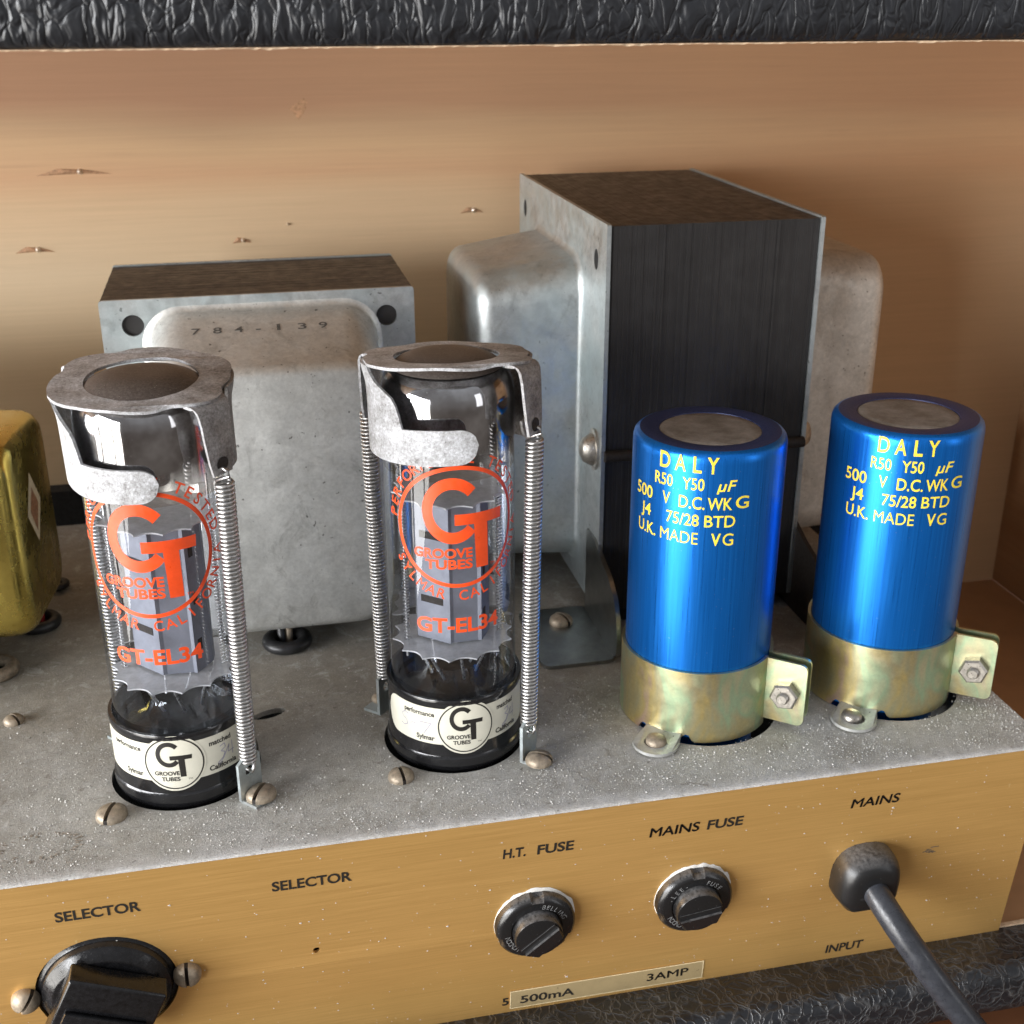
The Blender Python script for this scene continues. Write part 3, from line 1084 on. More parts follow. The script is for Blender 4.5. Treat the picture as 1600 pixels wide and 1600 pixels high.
def fuse_holder(x, s, slot_ang, words, label):
    t_ = thing("fuse_holder", label, "fuse holder", pan(x, s), (R(90) + AL, 0, 0), "panel fuse holders")
    mb = MB()
    rim = []
    for i in range(90):
        a = 2 * PI * i / 90
        k_ = max(0.0, math.sin(a + 0.35)) ** 0.7
        rim.append((a, 0.935 + k_ * (0.055 + 0.05 * mnoise.noise(Vector((math.cos(a) * 5 + x, math.sin(a) * 5, s))) + 0.035 * mnoise.noise(Vector((math.cos(a) * 17, math.sin(a) * 17, x))))))
    mb.grid(lambda i, j: ((rim[i][1], 0.92)[j == 1] * math.cos(rim[i][0]), (rim[i][1], 0.92)[j == 1] * math.sin(rim[i][0]), (0.004, 0.05)[j == 1]), 90, 2, True)
    mb.build("dusty_rim", "dust_white", t_, 40)
    n = 72
    mb = MB()
    prof = [(0.93, 0.0), (0.93, 0.17), (0.91, 0.22), (0.84, 0.285), (0.80, 0.30), (0.60, 0.30), (0.595, 0.22), (0.3, 0.22)]
    notch = [R(90), R(200), R(330)]

    def g(i, j):
        a = 2 * PI * i / n
        r, z = prof[j]
        for k in notch:
            d = abs((a - k + PI) % (2 * PI) - PI)
            if d < 0.10 and 1 <= j <= 3:
                r = min(r, 0.84)
                z = min(z, 0.12) if j < 3 else 0.20
        return (r * math.cos(a), r * math.sin(a), z)
    mb.grid(g, n, len(prof), True)
    fl = mb.build("flange", "black_plastic", t_, 35)
    mb = MB()
    for wd, a0, a1 in words:
        put_arc_text(mb, wd, 0.625, a0, a1, 0.12, lambda u, w: (u, w, 0.322), 0, 0, bold=0.004, wk=0.8)
    mb.v = [(a, b, 0.306) for a, b, c_ in mb.v]
    mb.build("embossed_lettering", "embossed_highlight", fl, 0)["kind"] = "stuff"
    MB().lathe([(0.57, 0.1), (0.565, 0.50), (0.54, 0.56), (0.46, 0.58), (0.001, 0.585)], 40).build("fuse_cap", "black_plastic", t_, 40)
    mb = MB()
    w = 0.075
    mb.box(-0.50, 0.50, -w, w, 0.585, 0.60)
    o = mb.build("slot_face", "dusty_rubber", t_, 0)
    o.rotation_euler = (0, 0, R(slot_ang))
    mb = MB()
    mb.add([(-0.50, -w, 0.584), (0.50, -w, 0.584), (0.42, -w - 0.30, 0.59), (-0.42, -w - 0.30, 0.59), (-0.5, -w, 0.66), (0.5, -w, 0.66), (0.36, -w - 0.31, 0.63), (-0.36, -w - 0.31, 0.63)],
           [(0, 1, 5, 4), (4, 5, 6, 7), (2, 3, 7, 6), (0, 4, 7, 3), (1, 2, 6, 5)])
    o = mb.build("half_moon", "black_plastic", t_, 30)
    o.rotation_euler = (0, 0, R(slot_ang))
    return t_


fuse_holder(10.75, 3.15, 42, (("BELLING", 82, 20), ("LONDON", 235, 190)), "black fuse holder under H.T. FUSE, its screwdriver slot slanting up to the right")
fuse_holder(14.56, 3.14, 8, (("-LEE-", 165, 110), ("FUSE", 75, 35), ("LONDON", 250, 205)), "black fuse holder under MAINS FUSE, its screwdriver slot nearly level")

# ================================================================== MAINS LEAD
mc = thing("mains_lead", "grey rubber mains cord coming out of a black strain relief bush in the gold panel", "power cord", pan(18.85, 3.12), (0, 0, 0))
PX, PY, PZ = pan(18.85, 3.12)


def rel(p):
    return (p[0] - PX, p[1] - PY, p[2] - PZ)


def bush(k):
    o = []
    for i in range(13):
        a = R(180 * i / 12)
        o.append((k * math.copysign(abs(math.cos(a)) ** 0.8, math.cos(a)), 0.05 + k * math.sin(a) ** 0.9 * 1.02))
    o += [(-k, -0.30), (-k * 0.97, -0.42), (-k * 0.62, -k * 1.02), (-k * 0.5, -k * 1.06), (k * 0.5, -k * 1.06), (k * 0.62, -k * 1.02), (k * 0.97, -0.42), (k, -0.30)]
    return o


mb = MB()
rings = []
for o_, k, rr in ((0.0, 0.79, 0.30), (0.20, 0.80, 0.30), (0.38, 0.785, 0.33), (0.52, 0.745, 0.35), (0.64, 0.675, 0.3), (0.72, 0.58, 0.3), (0.76, 0.46, 0.3), (0.765, 0.30, 0.3)):
    rings.append([rel(pan(18.85 + px, 3.12 - py, o_)) for px, py in bush(k)])
mb.loft(rings)
mb.build("strain_relief", "dusty_rubber", mc, 40, 0.0)
mb = MB()
quad_patch(mb, ((-0.80, -0.035), (0.80, -0.035), (0.80, 0.035), (-0.80, 0.035)), lambda u, w: rel(pan(18.85 + u * 0.45, 3.30 - w, 0.768)), 2, 2)
mb.build("bush_seam", "rubber", mc, 0)
pts = []
P0, P1, P2, P3 = Vector(pan(18.87, 3.12, 0.4)), Vector(pan(18.85, 3.2, 1.7)), Vector((20.0, -2.3, -5.2)), Vector((22.5, -2.9, -8.2))
for i in range(40):
    t_ = i / 39
    p = P0 * (1 - t_) ** 3 + P1 * 3 * t_ * (1 - t_) ** 2 + P2 * 3 * t_ * t_ * (1 - t_) + P3 * t_ ** 3
    pts.append(rel(p))
MB().tube(pts, 0.315, 24).build("cord", "cord_rubber", mc, 60)

# ================================================================== VALVES
RG = 1.45


def on_cyl(r):
    return lambda u, z: (r * math.sin(u / r), -r * math.cos(u / r), z)


def make_valve(loc, rotz, label):
    t_ = thing("vacuum_tube", label, "vacuum tube", loc, (0, 0, rotz), "glass output valves")
    # black phenolic base
    base = MB().lathe([(1.30, -1.2), (1.45, -0.2), (1.52, -0.06), (1.60, 0.06), (1.615, 0.16), (1.60, 0.30), (1.565, 0.34), (1.56, 0.36), (1.56, 1.66), (1.575, 1.70), (1.58, 1.78),
                       (1.565, 1.82), (1.49, 1.82), (1.475, 1.80), (1.47, 1.55), (0.001, 1.5)], 72).build("base", "phenolic", t_, 30)
    # label: band with rounded ends and round badge
    mb = MB()
    cols = []
    for i in range(61):
        a = R(-80 + 160 * i / 60)
        e = min(1.0, (80 - abs(math.degrees(a))) / 14 + 0.02)
        k = math.sqrt(max(0, 1 - (1 - e) ** 2))
        cols.append((a, 1.14 - 0.47 * k, 1.14 + 0.47 * k))
    mb.cyl_sheet(cols, 1.555, 1.566, 3)
    band = mb.build("paper_label", "cream_label", t_, 40)
    on = on_cyl(1.569)
    mb = MB()
    for wd, u0, u1, v0 in (("performance", -1.52, -0.72, 1.38), ("Sylmar", -1.18, -0.72, 0.76), ("matched", 0.78, 1.32, 1.38), ("California", 0.74, 1.42, 0.76)):
        mb = MB()
        put_text(mb, wd, u0, u1, v0, 0.118, on, 0.03, 0.4)
        mb.build("label_lettering", "black_print", band, 0)
    mb = MB()
    f_ = on_cyl(1.568)

    def stroke(pts_, w=0.022):
        for (a, b), (c_, d) in zip(pts_, pts_[1:]):
            L = math.hypot(c_ - a, d - b) or 1
            nx_, ny_ = -(d - b) / L * w / 2, (c_ - a) / L * w / 2
            quad_patch(mb, ((a + nx_, b + ny_), (c_ + nx_, d + ny_), (c_ - nx_, d - ny_), (a - nx_, b - ny_)), f_, 3, 2)
    stroke([(-1.40, 1.30), (-1.50, 1.33), (-1.60, 1.27), (-1.58, 1.18), (-1.46, 1.12), (-1.44, 1.02), (-1.54, 0.96), (-1.64, 1.0)])
    stroke([(-1.30, 1.12), (-1.20, 1.12)])
    stroke([(-1.08, 1.20), (-0.80, 1.20), (-0.98, 0.92)])
    stroke([(1.02, 1.28), (1.14, 1.32), (1.16, 1.22), (1.04, 1.16), (1.14, 1.10), (1.08, 0.98), (0.95, 0.90), (0.98, 0.84), (1.1, 0.98), (1.26, 1.24), (1.22, 1.06), (1.38, 1.08)])
    stroke([(1.34, 1.30), (1.34, 0.96)])
    mb.build("pen_marks", "pencil_print", band, 0)["kind"] = "stuff"
    mb = MB()
    arc_patch(mb, 0, 1.12, 0.0, 0.69, 0, 360, on_cyl(1.573), 64, 8)
    badge = mb.build("round_badge", "cream_label", t_, 40)
    mb = MB()
    on = on_cyl(1.577)
    arc_patch(mb, 0, 1.12, 0.615, 0.645, 0, 360, on, 72, 3)

    def gt_logo(mb, cu, cv, k, fn, thin=1.0):
        # round G whose bar runs on into a T
        arc_patch(mb, cu - 0.18 * k, cv + 0.38 * k, 0.49 * k, 0.75 * k, 40, 318, fn, 60, 4, 0.88)
        quad_patch(mb, ((cu - 0.14 * k, cv + 0.05 * k), (cu + 0.97 * k, cv + 0.05 * k), (cu + 0.99 * k, cv + 0.30 * k), (cu - 0.14 * k, cv + 0.30 * k)), fn, 16, 4)
        quad_patch(mb, ((cu + 0.32 * k, cv - 0.98 * k), (cu + 0.61 * k, cv - 0.98 * k), (cu + 0.60 * k, cv + 0.05 * k), (cu + 0.28 * k, cv + 0.05 * k)), fn, 6, 10)
    gt_logo(mb, -0.02, 1.19, 0.42, on)
    put_text(mb, "GROOVE", -0.44, 0.10, 0.83, 0.095, on, 0.03, 0.4)
    put_text(mb, "TUBES", -0.30, 0.10, 0.685, 0.095, on, 0.03, 0.4)
    put_text(mb, "TM", 0.27, 0.36, 0.69, 0.035, on, 0.0)
    mb.build("badge_lettering", "black_print", badge, 0)["kind"] = "stuff"
    # glass envelope with domed top
    prof = [(1.38, 1.56), (1.44, 1.75), (RG, 2.1), (RG, 8.40)]

    def dome(r, rg=RG):
        return 8.55 + 0.86 * math.sqrt(max(0, 1 - (r / rg) ** 3.6))
    for i in range(0, 13):
        r = RG * math.cos(R(90 * i / 12)) ** 0.8 * 0.999 + 0.001
        prof.append((r, dome(r)))
    MB().lathe(prof, 96).build("glass_envelope", "clear_glass", t_, 60)
    # dusty crown seen through the ring
    prof = []
    for i in range(9):
        r = 1.20 * (1 - i / 8) + 0.001
        prof.append((r, dome(r) + 0.012))
    MB().lathe(prof, 64).build("dusty_crown", "dusty_dome", t_, 60)
    # getter mirror lines the upper wall
    prof = [(1.425, 7.0), (1.425, 7.4), (1.425, 7.8), (1.425, 8.40)]
    for i in range(0, 13):
        r = 1.425 * math.cos(R(90 * i / 12)) ** 0.8 * 0.999 + 0.001
        prof.append((r, dome(r, 1.425) - 0.03))
    MB().lathe(prof, 72).build("getter_flash", "getter_mirror", t_, 60)
    # anode
    mb = MB()
    sec = [(-0.82, -0.10), (-0.16, -0.68), (-0.08, -0.64), (0.48, -0.62), (0.56, -0.66), (0.84, -0.14), (0.84, 0.14), (0.5, 0.62), (-0.16, 0.66), (-0.82, 0.10)]
    mb.loft([[(x, y, z) for x, y in sec] for z in (2.80, 6.25)])
    an = mb.build("anode", "plate_grey", t_, 0)
    mb = MB()
    # punched slots on the left-hand facet, fold seams on the front
    ux, uy = (-0.16 + 0.82) / 0.879, (-0.68 + 0.10) / 0.879
    nx_, ny_ = uy, -ux
    u2x, u2y = (0.84 - 0.56) / 0.59, (-0.14 + 0.66) / 0.59
    for z in (3.72, 5.30):
        mb = MB()
        mb.box(0.12, 0.70, 0.004, 0.012, z, z + 0.17, lambda a, b, c_: (-0.82 + ux * a + nx_ * b, -0.10 + uy * a + ny_ * b, c_))
        mb.build("anode_slot", "slot_dark", an, 0)
    for z in (3.3, 4.4, 5.5):
        mb = MB()
        mb.box(0.12, 0.26, 0.004, 0.012, z, z + 0.26, lambda a, b, c_: (0.56 + u2x * a + u2y * b, -0.66 + u2y * a - u2x * b, c_))
        mb.build("anode_slot", "slot_dark", an, 0)
    for sx in (-1.08, 1.08):
        pts_ = []
        mb = MB()
        mb.tube([(sx, -0.1, 2.3), (sx, -0.1, 7.2)], 0.028, 8)
        rod = mb.build("grid_rod", "rod_metal", t_, 40)
        mb = MB()
        for i in range(46):   # grid winding shoulder
            z = 2.75 + i * 0.078
            mb.box(sx - 0.07, sx + 0.07, -0.17, -0.145, z, z + 0.03, lambda a, b, c_: (a, b, c_ + (a - sx) * 0.35))
        mb.build("grid_winding", "rod_metal", rod, 0)["kind"] = "stuff"

    def mica(z, r, name="mica_spacer"):
        n = 14
        lp = []
        for i in range(n * 8):
            a = 2 * PI * i / (n * 8)
            p = (i % 8) / 8
            k = abs(p - 0.5) * 2
            lp.append(((r - 0.17 * (1 - k ** 2.2)) * math.cos(a), (r - 0.17 * (1 - k ** 2.2)) * math.sin(a)))
        v_, f2 = plate_data([lp], 0.035)
        MB().add(v_, f2, lambda x, y, zz_: (x, y, z + zz_)).build(name, "mica", t_, 0)
    mica(2.72, 1.40)
    mica(6.34, 1.30)
    # getter cup and support above the upper mica
    MB().lathe([(0.30, 7.0), (0.34, 7.05), (0.34, 7.25), (0.28, 7.27), (0.001, 7.2)], 24).build("getter_cup", "rod_metal", t_, 40)
    for i in range(7):
        a = 2 * PI * i / 7 + 0.3
        mb = MB()
        mb.tube([(0.85 * math.cos(a), 0.85 * math.sin(a), 2.72), (0.80 * math.cos(a), 0.80 * math.sin(a), 2.4), (0.52 * math.cos(a + 0.25), 0.52 * math.sin(a + 0.25), 1.75)], 0.035, 8)
        mb.build("lead_wire", "rod_metal", t_, 40)
    MB().lathe([(1.30, 1.53), (1.1, 1.62), (0.75, 1.75), (0.6, 2.05), (0.001, 2.1)], 40).build("stem", "clear_glass", t_, 50)
    # orange print on the glass
    on = on_cyl(RG + 0.005)
    cu, cv = -0.06, 5.98
    mb = MB()
    arc_patch(mb, cu, cv, 1.31, 1.40, 0, 360, on, 120, 3, 1.02)
    mb.build("logo_ring", "orange_print", t_, 0)
    mb = MB()
    gt_logo(mb, 0.0, 5.985, 1.0, on)
    mb.build("logo_letters", "orange_print", t_, 0)
    for wd, u0, u1, v0, h_, b_ in (("GROOVE", -1.06, 0.24, 5.29, 0.205, 0.035), ("TUBES", -0.80, 0.24, 5.03, 0.205, 0.035), ("TM", 0.66, 0.80, 5.0, 0.06, 0.0), ("GT-EL34", -1.05, 0.87, 3.50, 0.33, 0.03)):
        mb = MB()
        put_text(mb, wd, u0, u1, v0, h_, on, b_, 0.22)
        mb.build("printed_lettering", "orange_print", t_, 0)
    for wd, r_, a0, a1, inw in (("PERFORMANCE TESTED", 1.47, 178, 8, False), ("SYLMAR CALIFORNIA", 1.70, 207, 357, True)):
        mb = MB()
        put_arc_text(mb, wd, r_, a0, a1, 0.23, on, cu, cv, inw, 0.012, 1.0, 0.3)
        mb.build("printed_lettering", "orange_print", t_, 0)["kind"] = "stuff"
    return t_


v2 = make_valve((*T2, 0), 0, "glass output valve with orange logo standing between the other valve and the blue capacitors")
v1 = copy_thing(v2, (*T1, 0), (0, 0, R(-6)), "glass output valve with orange logo standing beside the golden choke, leftmost of the two")


# ------------------------------------------------------------------ spring retainers
def spring_mesh(p0, p1, r, wire, turns, seg=14, n=6):
    p0, p1 = Vector(p0), Vector(p1)
    ax = (p1 - p0)
    L = ax.length
    ax.normalize()
    u = ax.orthogonal().normalized()
    w = ax.cross(u)
    pts = []
    N = int(turns * seg)
    for i in range(N + 1):
        t_ = i / N
        a = 2 * PI * turns * t_
        pts.append(p0 + ax * (L * t_) + (u * math.cos(a) + w * math.sin(a)) * r)
    return pts


def make_retainer(T, rz, zr, tilt, tops, label):
    t_ = thing("tube_retainer", label, "valve retainer", (*T, 0), (0, 0, R(rz)), "spring retainers over the valves")
    EA = R(47)
    pr_ = Matrix.Translation((0, 0, zr)) @ Matrix.Rotation(R(tilt), 4, 'X') @ Matrix.Translation((0, 0, -zr))

    def tl(x, y, z):
        return tuple(pr_ @ Vector((x, y, z)))
    # flat ring, a little wider at the two ears
    lp = []
    for i in range(96):
        a = 2 * PI * i / 96      # angle from -Y
        d = min(abs((a - EA + PI) % (2 * PI) - PI), abs((a - EA - PI + PI) % (2 * PI) - PI))
        d2 = min(abs((a - R(-60) + PI) % (2 * PI) - PI), abs((a - R(120) + PI) % (2 * PI) - PI))
        r = 1.76 + 0.22 * max(0, 1 - (d / 0.36) ** 2) + 0.10 * max(0, 1 - (d2 / 0.38) ** 2)
        r -= 0.05 * math.exp(-((d - 0.45) / 0.1) ** 2)
        lp.append((r * math.sin(a), -r * math.cos(a)))
    v_, f2 = plate_data([lp, circle(0, 0, 1.13, 64)], 0.06)
    mb = MB()
    mb.add(v_, f2, lambda x, y, z: tl(x, y, zr + z + 0.05 * mnoise.noise(Vector((x, y, 0)))))
    ring = mb.build("ring", "frosted_retainer", t_, 40, 0.0)
    for k, ea in enumerate((EA, EA + PI)):
        # ear: bent strip going down
        rows = []
        path = [(1.72, 0.0), (1.90, -0.01), (2.0, -0.06), (2.06, -0.16), (2.09, -0.4), (2.11, -0.8), (2.13, -1.2), (2.14, -1.5)]
        hw = [0.46, 0.44, 0.42, 0.40, 0.37, 0.34, 0.30, 0.24]
        mb = MB()
        for off in (0.0, 0.06):
            def g(i, j, off=off):
                r, z = path[i]
                if i >= 2:
                    r -= off
                else:
                    z -= off
                w = hw[i] * (j / 4 * 2 - 1)
                x = r * math.sin(ea) + w * math.cos(ea)
                y = -r * math.cos(ea) + w * math.sin(ea)
                return tl(x, y, zr + z)
            mb.grid(g, len(path), 5)
        n1 = len(path) * 5
        for i in range(len(path) - 1):
            for j in (0, 4):
                a, b = i * 5 + j, (i + 1) * 5 + j
                mb.f.append((a, b, b + n1, a + n1))
        b = (len(path) - 1) * 5
        for j in range(4):
            mb.f.append((b + j, b + j + 1, b + j + 1 + n1, b + j + n1))
        ear = mb.build("ear", "frosted_retainer", t_, 40)
        # dark hole the spring hooks into
        mb = MB()
        mb.lathe([(0.13, 0.0), (0.15, 0.012), (0.001, 0.014)], 16, lambda a, b, c_: tl((2.135 + c_) * math.sin(ea) + a * math.cos(ea), -(2.135 + c_) * math.cos(ea) + a * math.sin(ea), zr - 1.28 + b))
        mb.build("hook_hole", "slot_dark", ear, 40)
        # finger hugging the glass
        mb = MB()
        a_off = (0 if k == 0 else PI)
        cols = []
        R0 = 1.66
        L1 = R(-43)
        Fe = R(11)
        zt, zb, zf = -0.02, -1.98, -1.24

        def bot(a):
            # rounded underside, rounded ends
            z = zb + 0.10 * ((a - R(-30)) / R(60)) ** 2
            for e in ((Fe - a) / R(13), (a - R(-126)) / R(22)):
                if e < 1:
                    z += 0.36 * (1 - math.sqrt(max(0, 1 - (1 - e) ** 2)))
            return z

        def top(a):
            z = zf
            e = (Fe - a) / R(13)
            if e < 1:
                z -= 0.33 * (1 - math.sqrt(max(0, 1 - (1 - e) ** 2)))
            return z
        for i in range(8):
            k_ = i / 7
            a = R(-126 + 18 * k_)
            cols.append((a, bot(a), max(bot(a) + 0.01, -1.30 + 0.10 * k_ ** 3)))
        # left edge of the leg, waisted
        for d_, h_ in ((-107.8, -0.95), (-106, -0.55), (-109, -0.0)):
            pass
        cols.append((R(-107.9), bot(R(-107.9)), zt))
        for i in range(1, 9):
            a = R(-107.9 + (107.9 - 75) * i / 8)
            cols.append((a, bot(a), zt))
        for d_, h_ in ((-73, 0.06), (-71, 0.15), (-68, 0.25), (-62, 0.34), (-56, 0.42), (-51, 0.50), (-48, 0.62), (-45.5, 0.78), (-44, 0.92), (-43, 1.0)):
            a = R(d_)
            cols.append((a, bot(a), zt + (zf - zt) * h_))
        for i in range(1, 25):
            a = L1 + (Fe - L1) * (i / 24)
            cols.append((a, bot(a), max(bot(a) + 0.005, top(a))))
        cols = [(a + a_off, zr + lo, zr + hi) for a, lo, hi in cols]
        mb.cyl_sheet(cols, R0, R0 + 0.06, 14)
        mb.v = [tl(x + 0.10 * math.exp(-((z - zr) / 0.35) ** 2) * (x / R0), y + 0.10 * math.exp(-((z - zr) / 0.35) ** 2) * (y / R0), z) for x, y, z in mb.v]
        # waist of the leg: narrower half way down
        mb.build("finger", "frosted_retainer", t_, 45)
        # bracket on the chassis
        ca_, sa_ = math.cos(ea), math.sin(ea)

        def br(r, w, z):
            return (r * math.sin(ea) + w * math.cos(ea), -r * math.cos(ea) + w * math.sin(ea), z)
        mb = MB()
        v_, f2 = plate_data([[(-0.32, 0.0), (0.32, 0.0), (0.32, 0.98), (-0.10, 1.05), (-0.32, 0.92)], circle(0.0, 0.66, 0.13, 16)], 0.075)
        mb.add(v_, f2, lambda x, y, z: br(2.03 + z, x, y + 0.03))
        mb.box(-0.30, 0.30, 0, 0.50, 0.0, 0.07, lambda x, y, z: br(1.995 + y, x, z))
        bk = mb.build("bracket", "zinc_plate", t_, 40)
        # spring
        ztop = tops[k]
        p0 = Vector(br(2.04, 0.0, 0.80))
        p1 = Vector(br(2.16, 0.0, ztop))
        d = (p1 - p0).normalized()
        q0, q1 = p0 + d * 0.12, p1 - d * 0.10
        L = (q1 - q0).length
        pts_ = [p0 + Vector(br(-0.14, 0, 0)) * 1.0, p0 + Vector(br(0.1, 0, -0.08))] if False else []
        pts_ = spring_mesh(q0, q1, 0.165, 0.037, L / 0.09)
        u = Vector(br(1, 0, 0))
        hook0 = [p0 + u * (-0.10) + Vector((0, 0, -0.10)), p0 + u * 0.10 + Vector((0, 0, -0.12)), p0 + u * 0.17]
        hook1 = [p1 + u * 0.16 + Vector((0, 0, 0.02)), p1 + u * 0.13 + Vector((0, 0, 0.13)), p1 + Vector((0, 0, 0.17)), p1 - u * 0.12 + Vector((0, 0, 0.10))]
        MB().tube([tuple(p) for p in hook0 + pts_ + hook1], 0.039, 6).build("spring", "spring_steel", t_, 80)
    return t_


make_retainer(T2, 0, 9.33, -6, (7.98, 7.85), "frosted spring retainer capping the right valve, tipped back")
make_retainer(T1, -4, 9.24, 5, (7.62, 7.70), "frosted spring retainer capping the left valve, tipped towards the viewer")
screw((4.87 + 0.05, 2.01 - 0.12, 0.07), 0.34, 0.24, -30, "brass screw holding the retainer bracket of the left valve", group="slotted screws in the chassis")
screw((11.19 + 0.03, 1.88 - 0.02, 0.07), 0.32, 0.23, 60, "brass screw holding the retainer bracket of the right valve", group="slotted screws in the chassis")

# ================================================================== CAPACITORS
RC, HC = 1.75, 7.28


def make_cap(loc, rz, label):
    t_ = thing("electrolytic_capacitor", label, "capacitor", loc, (0, 0, rz), "blue can capacitors")
    MB().lathe([(1.45, -1.5), (1.5, 0.02), (RC, 0.10), (RC, 6.98), (1.745, 7.08), (1.72, 7.17), (1.67, 7.23), (1.60, 7.262)], 96).build("can", "blue_anodised", t_, 60)
    MB().lathe([(1.602, 7.262), (1.50, 7.275), (1.30, 7.262), (1.17, 7.245), (1.16, 7.20)], 80).build("crimped_rim", "blue_crimp", t_, 60)
    MB().lathe([(1.162, 7.22), (1.14, 7.236), (0.9, 7.242), (0.001, 7.246)], 64).build("fibre_seal", "fibre_disc", t_, 60)
    mb = MB()
    on = on_cyl(RC + 0.006)

    def word(*args, **kw):
        wb = MB()
        put_text(wb, *args, **kw)
        wb.build("can_lettering", "yellow_print", t_, 0)

    def deg(a):
        return R(a) * RC
    word("D", deg(-23), deg(-14.2), 6.80, 0.36, on, 0.02, 0.25)
    word("A", deg(-10.5), deg(-2), 6.80, 0.36, on, 0.02, 0.25)
    word("L", deg(3.2), deg(9.5), 6.80, 0.36, on, 0.02, 0.25)
    word("Y", deg(13.2), deg(21.5), 6.80, 0.36, on, 0.02, 0.25)
    word("R50", deg(-27), deg(-11.5), 6.39, 0.27, on, 0.012, 0.25)
    word("Y50", deg(-4), deg(12), 6.39, 0.27, on, 0.012, 0.25)
    word("\u03bcF", deg(21.5), deg(33.5), 6.39, 0.25, on, 0.012, 0.25, slant=0.25)
    word("500", deg(-48), deg(-29), 5.96, 0.28, on, 0.012, 0.25)
    word("V", deg(-19.5), deg(-13), 5.96, 0.28, on, 0.012, 0.25)
    word("D.C.", deg(-6), deg(13), 5.95, 0.28, on, 0.012, 0.25)
    word("WK", deg(15), deg(33), 5.95, 0.28, on, 0.012, 0.25)
    word("G", deg(35.5), deg(46), 5.97, 0.28, on, 0.012, 0.25)
    word("J4", deg(-41), deg(-30), 5.54, 0.27, on, 0.012, 0.25)
    word("75/28", deg(-15.5), deg(9.5), 5.54, 0.27, on, 0.012, 0.25)
    word("BTD", deg(13.5), deg(36), 5.54, 0.27, on, 0.008, 0.25)
    word("U.K.", deg(-44), deg(-24.5), 5.10, 0.28, on, 0.008, 0.25)
    word("MADE", deg(-20), deg(9.5), 5.10, 0.28, on, 0.012, 0.25)
    word("V", deg(19), deg(26), 5.10, 0.28, on, 0.022, 0.25)
    word("G", deg(27.5), deg(35.5), 5.10, 0.28, on, 0.006, 0.25)
    return t_


c1 = make_cap((*C1, 0), R(-35.5), "blue can capacitor with yellow lettering in front of the big transformer")
copy_thing(c1, (*C2, 0), (0, 0, R(-26.5)), "blue can capacitor with yellow lettering at the right end of the chassis")


def make_clamp(loc, rz, label):
    t_ = thing("capacitor_clamp", label, "clamp", loc, (0, 0, rz), "yellow passivated capacitor clamps")
    fa = 50      # flange direction, degrees from -Y
    mb = MB()
    cols = []
    a0, a1 = fa - 3.5, fa + 5 - 360
    N = 150
    lug = -43
    for i in range(N + 1):
        a = a0 + (a1 - a0) * i / N
        d = (a - lug)
        lo = 0.015
        for c_ in (lug - 17.5, lug + 17.5):
            e = (a - c_) / 4.2
            if abs(e) < 1:
                lo = max(lo, 0.015 + 0.20 * math.sqrt(1 - e * e))
        cols.append((R(a), lo, 1.87))
    mb.cyl_sheet(cols, RC + 0.012, RC + 0.085, 8)
    mb.build("band", "passivated_clamp", t_, 50)
    # the two bolted ears
    for k, ang in enumerate((fa - 3.5, fa + 5.5)):
        sx, sy = math.sin(R(fa + (1 if k else 0))), -math.cos(R(fa + (1 if k else 0)))
        tx, ty = math.cos(R(fa)), math.sin(R(fa))     # tangential, away from the viewer
        off = (-0.13, 0.17)[k]
        lp = rrect(1.60, 2.80, 0.20 + 0.04 * k, 1.84, 0.17, 4)
        lp = [(max(p[0], 1.78), p[1]) for p in lp]
        v_, f2 = plate_data([lp], 0.075)
        mb = MB()
        mb.add(v_, f2, lambda x, y, z: (x * sx + (z + off) * tx, x * sy + (z + off) * ty, y))
        mb.build("ear", "passivated_clamp", t_, 40)

    def fl(r, q, z):
        sx, sy = math.sin(R(fa)), -math.cos(R(fa))
        tx, ty = math.cos(R(fa)), math.sin(R(fa))
        return (r * sx + q * tx, r * sy + q * ty, z)
    # hexagon nut and the bolt end
    mb = MB()
    zc, rc_ = 1.0, 2.33
    hexv = [(0.35 * math.cos(R(60 * i + 12)), 0.35 * math.sin(R(60 * i + 12))) for i in range(6)]
    mb.loft([[fl(rc_ + a * k_, q, zc + b * k_) for a, b in hexv] for q, k_ in ((-0.17, 1.0), (-0.36, 1.0), (-0.41, 0.86))])
    mb.build("nut", "bright_steel", t_, 30)
    mb = MB()
    mb.loft([[fl(rc_ + 0.145 * k_ * math.cos(2 * PI * i / 16), q, zc + 0.145 * k_ * math.sin(2 * PI * i / 16)) for i in range(16)]
             for q, k_ in ((0.32, 1.0), (-0.40, 1.0), (-0.42, 0.9), (-0.44, 1.0), (-0.46, 0.9), (-0.48, 1.0), (-0.53, 0.75))])
    mb.build("bolt", "bright_steel", t_, 30)
    # foot lug
    la = R(lug)
    mb = MB()
    lp = []
    for i in range(25):
        b = R(-90 + 180 * i / 24)
        lp.append((2.26 + 0.54 * math.cos(b), 0.54 * math.sin(b)))
    lp += [(2.0, 0.50), (1.80, 0.44), (1.80, -0.44), (2.0, -0.50)]
    v_, f2 = plate_data([lp, circle(2.27, 0, 0.27, 20)], 0.075)
    mb.add(v_, f2, lambda x, y, z: (x * math.sin(la) + y * math.cos(la), -x * math.cos(la) + y * math.sin(la), 0.085 + z + 0.10 * max(0, 1.0 - (x - 1.80) / 0.22)))
    mb.build("lug", "zinc_dull", t_, 40)
    return t_


cl1 = make_clamp((*C1, 0), 0, "yellow passivated clamp round the base of the capacitor in front of the big transformer")
cl2 = copy_thing(cl1, (*C2, 0), (0, 0, R(3)), "yellow passivated clamp round the base of the capacitor at the chassis end")


